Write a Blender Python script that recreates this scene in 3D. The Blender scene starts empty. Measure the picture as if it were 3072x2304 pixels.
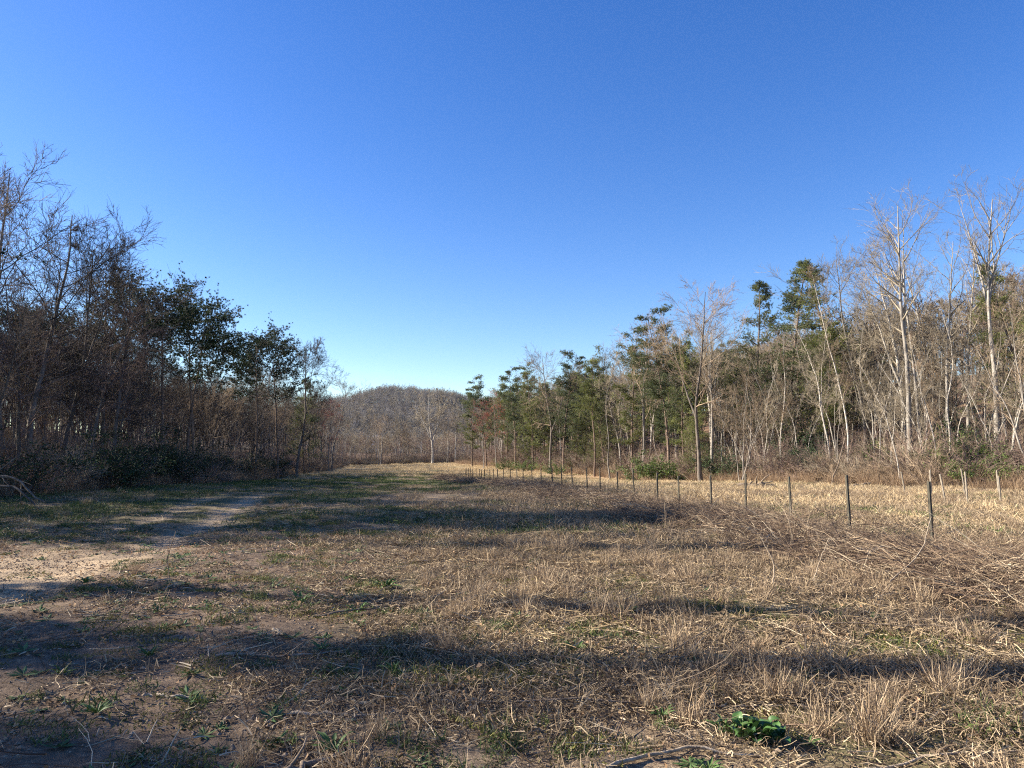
import bpy, math, random
import numpy as np
from mathutils import Vector, Euler

R = math.radians
scene = bpy.context.scene
col = scene.collection

# ------------------------------------------------------------------ camera, sky, sun, exposure
cam_d = bpy.data.cameras.new("camera"); cam = bpy.data.objects.new("camera", cam_d); col.objects.link(cam)
cam_d.sensor_width = 36; cam_d.lens = 26.0; cam_d.clip_start = 0.05; cam_d.clip_end = 6000
cam.location = (0, 0, 1.6); cam.rotation_euler = (R(90 + 5.6), 0, 0)
scene.camera = cam

SUN_EL, SUN_AHEAD = 26.0, 9.0          # degrees above the horizon; degrees ahead of square left
world = bpy.data.worlds.new("World"); scene.world = world; world.use_nodes = True
wn = world.node_tree; wn.nodes.clear()
sky = wn.nodes.new("ShaderNodeTexSky"); sky.sky_type = 'NISHITA'; sky.sun_disc = False
sky.sun_elevation = R(SUN_EL); sky.sun_rotation = R(-90 + SUN_AHEAD)
sky.air_density = 1.0; sky.dust_density = 0.3; sky.ozone_density = 1.8; sky.altitude = 300
hsv = wn.nodes.new("ShaderNodeHueSaturation"); hsv.inputs['Saturation'].default_value = 1.36; hsv.inputs['Hue'].default_value = 0.517
bg = wn.nodes.new("ShaderNodeBackground"); bg.inputs['Strength'].default_value = 0.071
wo = wn.nodes.new("ShaderNodeOutputWorld")
wn.links.new(sky.outputs[0], hsv.inputs['Color']); wn.links.new(hsv.outputs[0], bg.inputs[0]); wn.links.new(bg.outputs[0], wo.inputs[0])

sd = Vector((-math.cos(R(SUN_EL)) * math.cos(R(SUN_AHEAD)), math.cos(R(SUN_EL)) * math.sin(R(SUN_AHEAD)), math.sin(R(SUN_EL))))
sun_d = bpy.data.lights.new("sun", 'SUN'); sun_d.energy = 5.0; sun_d.angle = R(0.5); sun_d.color = (1.0, 0.90, 0.76)
sun = bpy.data.objects.new("sun", sun_d); col.objects.link(sun); sun.rotation_euler = sd.to_track_quat('Z', 'Y').to_euler()
sun.location = (-60, 0, 60)

vs = scene.view_settings
vs.view_transform = 'Standard'; vs.look = 'None'; vs.exposure = 1.70; vs.gamma = 1.0; vs.use_curve_mapping = False
cy = scene.cycles
cy.max_bounces = 5; cy.diffuse_bounces = 3; cy.glossy_bounces = 1; cy.transmission_bounces = 2; cy.transparent_max_bounces = 4
scene.cycles.filter_width = 1.15; cy.use_denoising = False; cy.sample_clamp_indirect = 4

# ------------------------------------------------------------------ helpers
def tag(o, label=None, cat=None, group=None, kind=None):
    if label: o['label'] = label
    if cat: o['category'] = cat
    if group: o['group'] = group
    if kind: o['kind'] = kind
    return o

def link(name, data, parent=None):
    o = bpy.data.objects.new(name, data); col.objects.link(o)
    if parent: o.parent = parent
    return o

def mesh_np(name, V, F3=None, F4=None, mat=None, attrs=None, smooth=False):
    V = np.asarray(V, np.float32).reshape(-1, 3)
    me = bpy.data.meshes.new(name)
    parts, tot = [], []
    if F3 is not None and len(F3): parts.append(np.asarray(F3, np.int32).ravel()); tot.append(np.full(len(F3), 3, np.int32))
    if F4 is not None and len(F4): parts.append(np.asarray(F4, np.int32).ravel()); tot.append(np.full(len(F4), 4, np.int32))
    me.vertices.add(len(V)); me.vertices.foreach_set('co', V.ravel())
    if parts:
        li = np.concatenate(parts); lt = np.concatenate(tot); ls = np.concatenate([[0], np.cumsum(lt)[:-1]]).astype(np.int32)
        me.loops.add(len(li)); me.loops.foreach_set('vertex_index', li)
        me.polygons.add(len(lt)); me.polygons.foreach_set('loop_start', ls); me.polygons.foreach_set('loop_total', lt)
        me.polygons.foreach_set('use_smooth', np.full(len(lt), smooth))
    for k, a in (attrs or {}).items():
        a = np.asarray(a)
        if a.ndim == 2:
            at = me.attributes.new(k, 'FLOAT_VECTOR', 'POINT'); at.data.foreach_set('vector', a.astype(np.float32).ravel())
        elif a.dtype.kind == 'i':
            at = me.attributes.new(k, 'INT', 'POINT'); at.data.foreach_set('value', a.astype(np.int32))
        else:
            at = me.attributes.new(k, 'FLOAT', 'POINT'); at.data.foreach_set('value', a.astype(np.float32))
    me.update(calc_edges=True)
    if mat: me.materials.append(mat)
    return me

def _h(ix, iy, s):
    v = np.sin(ix * 127.1 + iy * 311.7 + s * 74.7) * 43758.5453
    return v - np.floor(v)
def vn(x, y, s=0):
    x = np.asarray(x, float); y = np.asarray(y, float)
    xi, yi = np.floor(x), np.floor(y); fx, fy = x - xi, y - yi
    fx = fx * fx * (3 - 2 * fx); fy = fy * fy * (3 - 2 * fy)
    a, b, c, d = _h(xi, yi, s), _h(xi + 1, yi, s), _h(xi, yi + 1, s), _h(xi + 1, yi + 1, s)
    return (a * (1 - fx) + b * fx) * (1 - fy) + (c * (1 - fx) + d * fx) * fy
def fbm(x, y, s=0, o=4):
    t, a, n = 0, .5, 0
    for i in range(o):
        t = t + a * vn(x * 2 ** i, y * 2 ** i, s + i * 13); n += a; a *= .5
    return t / n
def sst(a, b, x):
    t = np.clip((np.asarray(x, float) - a) / (b - a), 0, 1); return t * t * (3 - 2 * t)

# ------------------------------------------------------------------ the lie of the land
LY = [-60, 0, 27, 45, 62, 90, 125, 160, 185, 230];      LX = [-19, -19, -19, -21.5, -23.5, -27, -31, -36, -40, -60]
RY = [-60, 0, 25, 38, 42, 54, 76, 100, 130, 168, 180, 230]; RX = [40, 36, 29, 26, 22, 18.5, 13.5, 7, -2, -12, -12, -6]
def Lx(y): return np.interp(y, LY, LX)
def Rx(y): return np.interp(y, RY, RX)
def field_z(x, y):
    base = np.interp(y, [-60, 0, 33, 45, 72, 110, 150, 170, 400], [0, 0, -.05, -.2, -.78, -.72, -.35, -.1, 2.0])
    cross = sst(70, 160, y) * np.clip((x + 22) / 22, -1, 1) * .45
    return base + cross + (fbm(x / 9, y / 9, 3, 3) - .5) * .28
def track_x(y): return np.interp(y, [0, 8.2, 11.5, 14.7, 27, 40, 60], [-5.3, -6.0, -6.2, -6.8, -9.6, -12.2, -15])
def path_mask(x, y):
    d = x - track_x(y) + (fbm(x / 1.5, y / 1.5, 40, 2) - .5) * .5
    rut = np.exp(-(d / .5) ** 2) + .7 * np.exp(-((d + 1.65) / .30) ** 2)
    spread = sst(15.5, 10, y) * np.exp(-((d + .9) / 1.05) ** 2)
    return np.clip(rut + spread, 0, 1) * (1 - sst(26, 40, y)) * sst(2.0, 5.0, y + 2)
def bare_mask(x, y):
    m = fbm(x / 1.6, y / 1.6, 77, 3)
    left = sst(.6, -1.9, x + (fbm(x / .9, y / .9, 5, 2) - .5) * 1.6 + (y - 5) * .10) * (1 - sst(12, 22, y))
    return np.clip(left * sst(.20, .45, m + .14), 0, 1)
def H(x, y):
    x = np.asarray(x, float); y = np.asarray(y, float)
    z = field_z(x, y)
    dl = Lx(y) - x; dr = x - Rx(y)
    far = sst(185, 260, y)
    z = z + (1 - far) * np.interp(dl, [0, 2, 8, 30, 80, 300], [0, .3, 1.4, 4.2, 9, 22])
    z = z + (1 - far) * np.interp(dr, [0, 3, 10, 40, 90, 300], [0, .4, 1.6, 9, 17, 30])
    z = z + far * (np.interp(dl, [-10, 40, 300], [0, 4, 40]) + np.interp(dr, [-10, 40, 300], [0, 4, 40]))*.0 + far * (fbm(x / 40, y / 40, 9, 2)) * 3
    z = z + (fbm(x / 3.1, y / 3.1, 21, 3) - .5) * .16
    near = 1 - sst(25, 45, np.hypot(x, y))
    z = z + near * ((fbm(x / .45, y / .45, 31, 3) - .5) * .11 + (fbm(x * 9, y * 9, 33, 2) - .5) * .018)
    z = z - near * path_mask(x, y) * .05
    z = z - .10                                   # keep the eye 1.6 m over the mean ground
    return z + 0.02 + .08
def Hs(x, y): return float(H(x, y))

# ------------------------------------------------------------------ materials
def newmat(name, rough=.9, spec=.2):
    m = bpy.data.materials.new(name); m.use_nodes = True
    n = m.node_tree; b = n.nodes['Principled BSDF']
    b.inputs['Roughness'].default_value = rough; b.inputs['Specular IOR Level'].default_value = spec
    return m, n, b
def ramp(n, fac, stops):
    r = n.nodes.new('ShaderNodeValToRGB'); e = r.color_ramp.elements
    while len(e) > 1: e.remove(e[-1])
    e[0].position = stops[0][0]; e[0].color = (*stops[0][1], 1)
    for p, c in stops[1:]:
        k = e.new(p); k.color = (*c, 1)
    n.links.new(fac, r.inputs[0]); return r.outputs[0]
def noise(n, scale, detail=3, vec=None, rough=.55):
    t = n.nodes.new('ShaderNodeTexNoise'); t.inputs['Scale'].default_value = scale; t.inputs['Detail'].default_value = detail
    t.inputs['Roughness'].default_value = rough
    if vec is not None: n.links.new(vec, t.inputs['Vector'])
    return t.outputs[0]
def coord(n, which='Object'):
    return n.nodes.new('ShaderNodeTexCoord').outputs[which]
def attr(n, name):
    a = n.nodes.new('ShaderNodeAttribute'); a.attribute_name = name; return a.outputs['Fac']
def mixc(n, fac, a, b, mode='MIX'):
    m = n.nodes.new('ShaderNodeMix'); m.data_type = 'RGBA'; m.blend_type = mode
    for s, v in ((m.inputs[0], fac), (m.inputs[6], a), (m.inputs[7], b)):
        if isinstance(v, (int, float)): s.default_value = v
        elif isinstance(v, tuple): s.default_value = (*v, 1)
        else: n.links.new(v, s)
    return m.outputs[2]
def math_(n, op, a, b=0.0):
    m = n.nodes.new('ShaderNodeMath'); m.operation = op
    for s, v in ((m.inputs[0], a), (m.inputs[1], b)):
        if isinstance(v, (int, float)): s.default_value = v
        else: n.links.new(v, s)
    return m.outputs[0]
def bump(n, h, b, dist=.02, strength=.6):
    k = n.nodes.new('ShaderNodeBump'); k.inputs['Distance'].default_value = dist; k.inputs['Strength'].default_value = strength
    n.links.new(h, k.inputs['Height']); n.links.new(k.outputs[0], b.inputs['Normal'])

def bark_mat(name, dark, light, var=.25, scale=6, bands=False):
    m, n, b = newmat(name, .92, .15)
    c = coord(n); mp = n.nodes.new('ShaderNodeMapping'); mp.inputs['Scale'].default_value = (1, 1, .25 if not bands else 1.6); n.links.new(c, mp.inputs[0])
    t = noise(n, scale, 5, mp.outputs[0], .65)
    cc = ramp(n, t, [(.32, dark), (.62, light)])
    oi = n.nodes.new('ShaderNodeObjectInfo')
    v = math_(n, 'MULTIPLY_ADD', oi.outputs['Random'], var * 2); n.nodes[-1].inputs[2].default_value = 1 - var
    cc = mixc(n, 1.0, cc, v, 'MULTIPLY')
    n.links.new(cc, b.inputs['Base Color']); bump(n, t, b, .03, .5)
    return m
M = {}
M['bark_grey'] = bark_mat('bark_grey', (.10, .085, .07), (.30, .27, .23))
M['bark_pale'] = bark_mat('bark_pale', (.17, .15, .12), (.45, .41, .35), .18, 5, True)
M['bark_tall'] = bark_mat('bark_tall', (.12, .105, .088), (.34, .31, .265))
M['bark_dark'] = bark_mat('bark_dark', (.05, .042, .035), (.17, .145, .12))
M['bark_pine'] = bark_mat('bark_pine', (.06, .045, .035), (.22, .16, .12), .2, 9)
def twig_mat(name, c1, c2, var=.3):
    m, n, b = newmat(name, .9, .15)
    oi = n.nodes.new('ShaderNodeObjectInfo')
    t = noise(n, 1.3, 2, coord(n))
    cc = ramp(n, t, [(.35, c1), (.65, c2)])
    v = math_(n, 'MULTIPLY_ADD', oi.outputs['Random'], var * 2); n.nodes[-1].inputs[2].default_value = 1 - var
    n.links.new(mixc(n, 1.0, cc, v, 'MULTIPLY'), b.inputs['Base Color'])
    return m
M['twig_grey'] = twig_mat('twig_grey', (.165, .138, .10), (.31, .262, .19))
M['twig_brown'] = twig_mat('twig_brown', (.155, .115, .078), (.29, .22, .15))
M['twig_red'] = twig_mat('twig_red', (.14, .095, .08), (.23, .165, .135))
M['twig_dark_shade'] = twig_mat('twig_dark_shade', (.048, .040, .034), (.11, .09, .073))  # darker twig copy; shade of the left woods is put into its colour
M['twig_hill'] = twig_mat('twig_hill', (.125, .115, .11), (.225, .205, .195))
M['bud_red'] = twig_mat('bud_red', (.30, .06, .045), (.42, .12, .08))
def leaf_mat(name, c1, c2, trans=.25, rough=.6, var=.25, attribute=None):
    m, n, b = newmat(name, rough, .3)
    if attribute: f = attr(n, attribute)
    else: f = noise(n, .9, 3, coord(n))
    cc = ramp(n, f, [(.2 if attribute else .35, c1), (.8 if attribute else .65, c2)])
    oi = n.nodes.new('ShaderNodeObjectInfo')
    v = math_(n, 'MULTIPLY_ADD', oi.outputs['Random'], var * 2); n.nodes[-1].inputs[2].default_value = 1 - var
    cc = mixc(n, 1.0, cc, v, 'MULTIPLY')
    n.links.new(cc, b.inputs['Base Color'])
    if trans:
        tr = n.nodes.new('ShaderNodeBsdfTranslucent'); n.links.new(cc, tr.inputs[0])
        mx = n.nodes.new('ShaderNodeMixShader'); mx.inputs[0].default_value = trans
        n.links.new(b.outputs[0], mx.inputs[1]); n.links.new(tr.outputs[0], mx.inputs[2])
        n.links.new(mx.outputs[0], n.nodes['Material Output'].inputs[0])
    return m
M['pine_dark'] = leaf_mat('pine_dark', (.018, .032, .014), (.05, .075, .028))
M['pine_mid'] = leaf_mat('pine_mid', (.09, .11, .033), (.23, .245, .08))
M['pine_blue'] = leaf_mat('pine_blue', (.07, .095, .042), (.17, .20, .085))
M['leaf_green'] = leaf_mat('leaf_green', (.06, .10, .02), (.14, .20, .045))
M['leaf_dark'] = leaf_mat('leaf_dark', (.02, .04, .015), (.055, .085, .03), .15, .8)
M['dead_leaf'] = leaf_mat('dead_leaf', (.22, .13, .07), (.42, .28, .16), .2, .8)

def straw_mat(name, stops, trans=.15, big=True):
    m, n, b = newmat(name, .75, .25)
    f = attr(n, 'shade')
    cc = ramp(n, f, stops)
    if big:
        t = noise(n, .35, 3, coord(n))
        cc = mixc(n, 1.0, cc, ramp(n, t, [(.35, (.72, .68, .66)), (.65, (1.1, 1.08, 1.02))]), 'MULTIPLY')
    n.links.new(cc, b.inputs['Base Color'])
    tr = n.nodes.new('ShaderNodeBsdfTranslucent'); n.links.new(cc, tr.inputs[0])
    mx = n.nodes.new('ShaderNodeMixShader'); mx.inputs[0].default_value = trans
    n.links.new(b.outputs[0], mx.inputs[1]); n.links.new(tr.outputs[0], mx.inputs[2])
    n.links.new(mx.outputs[0], n.nodes['Material Output'].inputs[0])
    return m
M['straw_mat'] = straw_mat('straw_mat', [(0, (.08, .055, .038)), (.35, (.20, .148, .095)), (.7, (.37, .29, .19)), (1, (.60, .50, .35))])
M['straw_pale'] = straw_mat('straw_pale', [(0, (.22, .15, .085)), (.5, (.50, .385, .22)), (1, (.76, .64, .42))])
M['tuft'] = straw_mat('tuft', [(0, (.17, .118, .078)), (.5, (.38, .29, .19)), (1, (.60, .49, .34))])
M['sedge'] = straw_mat('sedge', [(0, (.17, .115, .075)), (.5, (.33, .235, .15)), (1, (.5, .39, .26))])
M['grass_green'] = straw_mat('grass_green', [(0, (.035, .055, .018)), (.5, (.07, .11, .03)), (1, (.16, .21, .07))])
M['moss'] = straw_mat('moss', [(0, (.07, .07, .02)), (.5, (.14, .14, .035)), (1, (.24, .22, .07))])
M['weed'] = straw_mat('weed', [(0, (.03, .06, .02)), (.5, (.06, .12, .035)), (1, (.12, .20, .08))])
M['cane'] = straw_mat('cane', [(0, (.055, .036, .026)), (.35, (.15, .10, .066)), (.6, (.30, .22, .14)), (.8, (.5, .41, .28)), (1, (.64, .55, .40))], 0.0, False)
M['stick'] = bark_mat('stick', (.09, .065, .045), (.27, .21, .155), .2, 14)
M['stick_pale'] = bark_mat('stick_pale', (.24, .185, .13), (.47, .385, .28), .12, 14)

# ground: colour only (soil, sand, thatch, leaf litter); relief by mesh and bump
m, n, b = newmat('soil_and_thatch', .95, .15); M['ground'] = m
c = coord(n)
f1 = noise(n, 1.1, 6, c); f2 = noise(n, 14, 5, c, .65); f3 = noise(n, 70, 4, c, .6); f4 = noise(n, .16, 4, c)
soil = ramp(n, f2, [(.3, (.095, .067, .046)), (.55, (.17, .125, .088)), (.72, (.25, .19, .135))])
mpn = n.nodes.new('ShaderNodeMapping'); mpn.inputs['Scale'].default_value = (1, 1.7, 1); mpn.inputs['Rotation'].default_value = (0, 0, .4); n.links.new(c, mpn.inputs[0])
th = noise(n, 32, 4, mpn.outputs[0], .7)
thatch = ramp(n, th, [(.32, (.08, .056, .038)), (.5, (.22, .165, .108)), (.66, (.42, .335, .22))])
pale = ramp(n, th, [(.32, (.20, .14, .085)), (.5, (.42, .32, .195)), (.66, (.60, .48, .31))])
green = ramp(n, f2, [(.3, (.045, .055, .022)), (.7, (.12, .13, .05))])
sand = ramp(n, f2, [(.3, (.30, .225, .145)), (.7, (.46, .36, .24))])
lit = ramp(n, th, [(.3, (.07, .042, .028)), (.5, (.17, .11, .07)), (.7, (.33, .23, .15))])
clay = ramp(n, f2, [(.3, (.33, .17, .09)), (.7, (.48, .28, .16))])
cc = mixc(n, attr(n, 'pale'), thatch, pale)
cc = mixc(n, attr(n, 'green'), cc, green)
cc = mixc(n, attr(n, 'bare'), cc, soil)
cc = mixc(n, attr(n, 'clay'), cc, clay)
cc = mixc(n, attr(n, 'path'), cc, sand)
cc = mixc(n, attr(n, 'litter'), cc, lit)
cc = mixc(n, 1.0, cc, ramp(n, f1, [(.3, (.72, .70, .68)), (.7, (1.15, 1.12, 1.08))]), 'MULTIPLY')
n.links.new(cc, b.inputs['Base Color'])
hh = math_(n, 'ADD', f2, math_(n, 'MULTIPLY', f3, .5)); bump(n, math_(n, 'ADD', hh, th), b, .02, .7)

# ------------------------------------------------------------------ ground sheet
def lines(core0, core1, step, lo, hi, g=1.09):
    c0 = list(np.arange(core0, core1 + 1e-6, step)); s = step; a = core1
    while a < hi: s *= g; a += s; c0.append(a)
    s = step; a = core0; pre = []
    while a > lo: s *= g; a -= s; pre.append(a)
    return np.array(pre[::-1] + c0)
gx = lines(-8.5, 8.5, .07, -700, 700, 1.06); gy = lines(3.0, 14.0, .06, -60, 1500, 1.035)
GX, GY = np.meshgrid(gx, gy, indexing='xy')
GZ = H(GX, GY)
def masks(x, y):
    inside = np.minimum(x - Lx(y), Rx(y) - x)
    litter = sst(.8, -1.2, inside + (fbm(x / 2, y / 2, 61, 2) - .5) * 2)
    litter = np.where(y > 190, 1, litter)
    p = path_mask(x, y); ba = bare_mask(x, y)
    # pale mown straw right of the stake line, greener towards the left woods
    fx = 7.15 - .1935 * (y - 12.8)
    pale = sst(-1.0, 4.0, x - fx) * sst(8, 24, y) * .8
    pale = np.maximum(pale, .55 * sst(60, 110, y))
    pale = pale * (.7 + .5 * (fbm(x / 5, y / 5, 55, 3)))
    gr = sst(.47, .60, fbm(x / 3.5, y / 2.2, 91, 4)) * .7 + sst(-5, -14, x) * sst(.34, .55, fbm(x / 2.5, y / 2.5, 92, 3)) * .8 * sst(11, 16, y)
    gr = gr * (1 - .6 * np.clip(pale, 0, 1))
    cl = sst(5, 1, Rx(y) - x) * sst(58, 75, y) * (1 - sst(165, 180, y)) * sst(.35, .6, fbm(x / 4, y / 4, 15, 2)) * .6
    cl = np.maximum(cl, 0)
    return dict(litter=np.clip(litter, 0, 1), path=p, bare=ba, pale=np.clip(pale, 0, 1), green=np.clip(gr, 0, 1), clay=cl)
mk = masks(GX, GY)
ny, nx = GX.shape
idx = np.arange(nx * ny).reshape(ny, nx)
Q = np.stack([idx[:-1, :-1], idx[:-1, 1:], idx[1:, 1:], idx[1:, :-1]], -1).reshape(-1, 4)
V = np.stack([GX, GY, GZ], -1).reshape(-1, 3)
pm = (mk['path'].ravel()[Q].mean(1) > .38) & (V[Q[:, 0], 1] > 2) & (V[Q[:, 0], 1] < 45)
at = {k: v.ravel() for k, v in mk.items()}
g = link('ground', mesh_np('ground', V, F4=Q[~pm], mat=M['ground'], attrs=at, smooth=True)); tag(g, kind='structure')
used = np.unique(Q[pm]); remap = np.full(len(V), -1); remap[used] = np.arange(len(used))
g = link('path', mesh_np('path', V[used], F4=remap[Q[pm]], mat=M['ground'], attrs={k: v[used] for k, v in at.items()}, smooth=True)); tag(g, kind='structure')

# ------------------------------------------------------------------ far hill
HXs = np.array([-560, -400, -300, -230, -184, -163, -145, -124, -104, -84, -68, -43, 0, 60, 160, 300])
HZs = np.array([4, 6, 9, 13, 21, 26, 35, 46, 50.5, 48.5, 44.5, 40, 37.5, 34, 28, 20])
def hill_z(x, y):
    p = np.interp(x * 650 / np.maximum(y, 300) if False else x, HXs, HZs)
    g_ = sst(330, 650, y) * (1 - sst(660, 1000, y))
    rav = (fbm(x / 55 + 3, y / 90, 8, 3) - .5) * 26 * sst(350, 480, y) * (1 - .92 * sst(560, 640, y))
    return -4 + (p + 4) * g_ + rav
hx = np.linspace(-620, 320, 120); hy = np.linspace(320, 1000, 90)
HX_, HY_ = np.meshgrid(hx, hy, indexing='xy'); idh = np.arange(120 * 90).reshape(90, 120)
m, n, b = newmat('hill_floor', .95, .1)
n.links.new(ramp(n, noise(n, .25, 5, coord(n)), [(.35, (.11, .075, .055)), (.65, (.20, .145, .105))]), b.inputs['Base Color'])
g = link('hill', mesh_np('hill', np.stack([HX_, HY_, hill_z(HX_, HY_)], -1), F4=np.stack([idh[:-1, :-1], idh[:-1, 1:], idh[1:, 1:], idh[1:, :-1]], -1).reshape(-1, 4), mat=m, smooth=True))
tag(g, kind='structure')

# ------------------------------------------------------------------ tubes and growth
class Geo:
    def __init__(s): s.V = []; s.F3 = []; s.F4 = []; s.A = []; s.n = 0
    def add(s, V, F3=None, F4=None, shade=None):
        V = np.asarray(V).reshape(-1, 3); s.V.append(V)
        if F3 is not None: s.F3.append(np.asarray(F3) + s.n)
        if F4 is not None: s.F4.append(np.asarray(F4) + s.n)
        s.A.append(np.zeros(len(V)) if shade is None else np.asarray(shade)); s.n += len(V)
    def tubes(s, P, rad, k, shade=None):
        """P (N,n,3) polylines, rad (N,n), k sides"""
        N, n_, _ = P.shape
        if N == 0: return
        T = np.gradient(P, axis=1); T /= np.linalg.norm(T, axis=2, keepdims=True) + 1e-9
        ref = np.zeros_like(T); md = T.mean(1); big = np.abs(md[:, 2]) > .75
        ref[big, :, 0] = 1; ref[~big, :, 2] = 1
        U = np.cross(T, ref); U /= np.linalg.norm(U, axis=2, keepdims=True) + 1e-9
        W = np.cross(T, U)
        a = np.arange(k) * 2 * math.pi / k
        ring = P[:, :, None] + rad[:, :, None, None] * (np.cos(a)[None, None, :, None] * U[:, :, None] + np.sin(a)[None, None, :, None] * W[:, :, None])
        i0 = (np.arange(N)[:, None, None] * n_ + np.arange(n_ - 1)[None, :, None]) * k
        j = np.arange(k); j2 = (j + 1) % k
        F = np.stack([i0 + j, i0 + j2, i0 + j2 + k, i0 + j + k], -1).reshape(-1, 4)
        s.add(ring.reshape(-1, 3), F4=F, shade=None if shade is None else np.repeat(shade, n_ * k))
    def ribbons(s, P, wid, rng, shade):
        """flat blades: P (N,n,3), wid (N,n)"""
        N, n_, _ = P.shape
        T = P[:, -1] - P[:, 0]; T /= np.linalg.norm(T, axis=1, keepdims=True) + 1e-9
        r = rng.normal(size=(N, 3)); S = np.cross(T, r); S /= np.linalg.norm(S, axis=1, keepdims=True) + 1e-9
        A_ = P - S[:, None] * wid[..., None] / 2; B_ = P + S[:, None] * wid[..., None] / 2
        VV = np.stack([A_, B_], 2)
        i0 = (np.arange(N)[:, None] * n_ + np.arange(n_ - 1)[None, :]) * 2
        s.add(VV.reshape(-1, 3), F4=np.stack([i0, i0 + 1, i0 + 3, i0 + 2], -1).reshape(-1, 4), shade=np.repeat(shade, n_ * 2))
    def mesh(s, name, mat, attrs=True, smooth=False):
        return mesh_np(name, np.concatenate(s.V), np.concatenate(s.F3) if s.F3 else None, np.concatenate(s.F4) if s.F4 else None, mat,
                       {'shade': np.concatenate(s.A)} if attrs else None, smooth)

def norm(v): return v / (np.linalg.norm(v, axis=-1, keepdims=True) + 1e-9)
def grow(rng, S, D, L, n_, wig, up):
    S = np.asarray(S, float); D = norm(np.asarray(D, float)); N = len(S); L = np.broadcast_to(L, (N,))
    P = np.zeros((N, n_, 3)); P[:, 0] = S; d = D.copy()
    for i in range(1, n_):
        d = d + rng.normal(size=(N, 3)) * wig; d[:, 2] += up; d = norm(d)
        P[:, i] = P[:, i - 1] + d * (L / (n_ - 1))[:, None]
    return P
def sprout(rng, P, RAD, per, t0, t1, ang, angv=.15, tpow=1.0, az=None):
    """pick per children on each parent: start, dir, t, radius there, parent idx"""
    N, n_, _ = P.shape; pi = np.repeat(np.arange(N), per); t = t0 + (t1 - t0) * rng.random(N * per) ** tpow
    f = t * (n_ - 1); i = np.minimum(f.astype(int), n_ - 2); fr = (f - i)[:, None]
    S = P[pi, i] * (1 - fr) + P[pi, i + 1] * fr; T = norm(P[pi, i + 1] - P[pi, i])
    rr = RAD[pi, i] * (1 - fr[:, 0]) + RAD[pi, i + 1] * fr[:, 0]
    q = norm(np.cross(T, norm(rng.normal(size=T.shape)))); a = ang + rng.normal(size=len(pi)) * angv
    D = T * np.cos(a)[:, None] + q * np.sin(a)[:, None]
    return S, D, t, rr, pi
def taper(r0, r1, n_, p=1.0):
    t = np.linspace(0, 1, n_) ** p; r0 = np.atleast_1d(r0)[:, None]; r1 = np.atleast_1d(r1)[:, None]
    return r0 * (1 - t) + r1 * t

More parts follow.
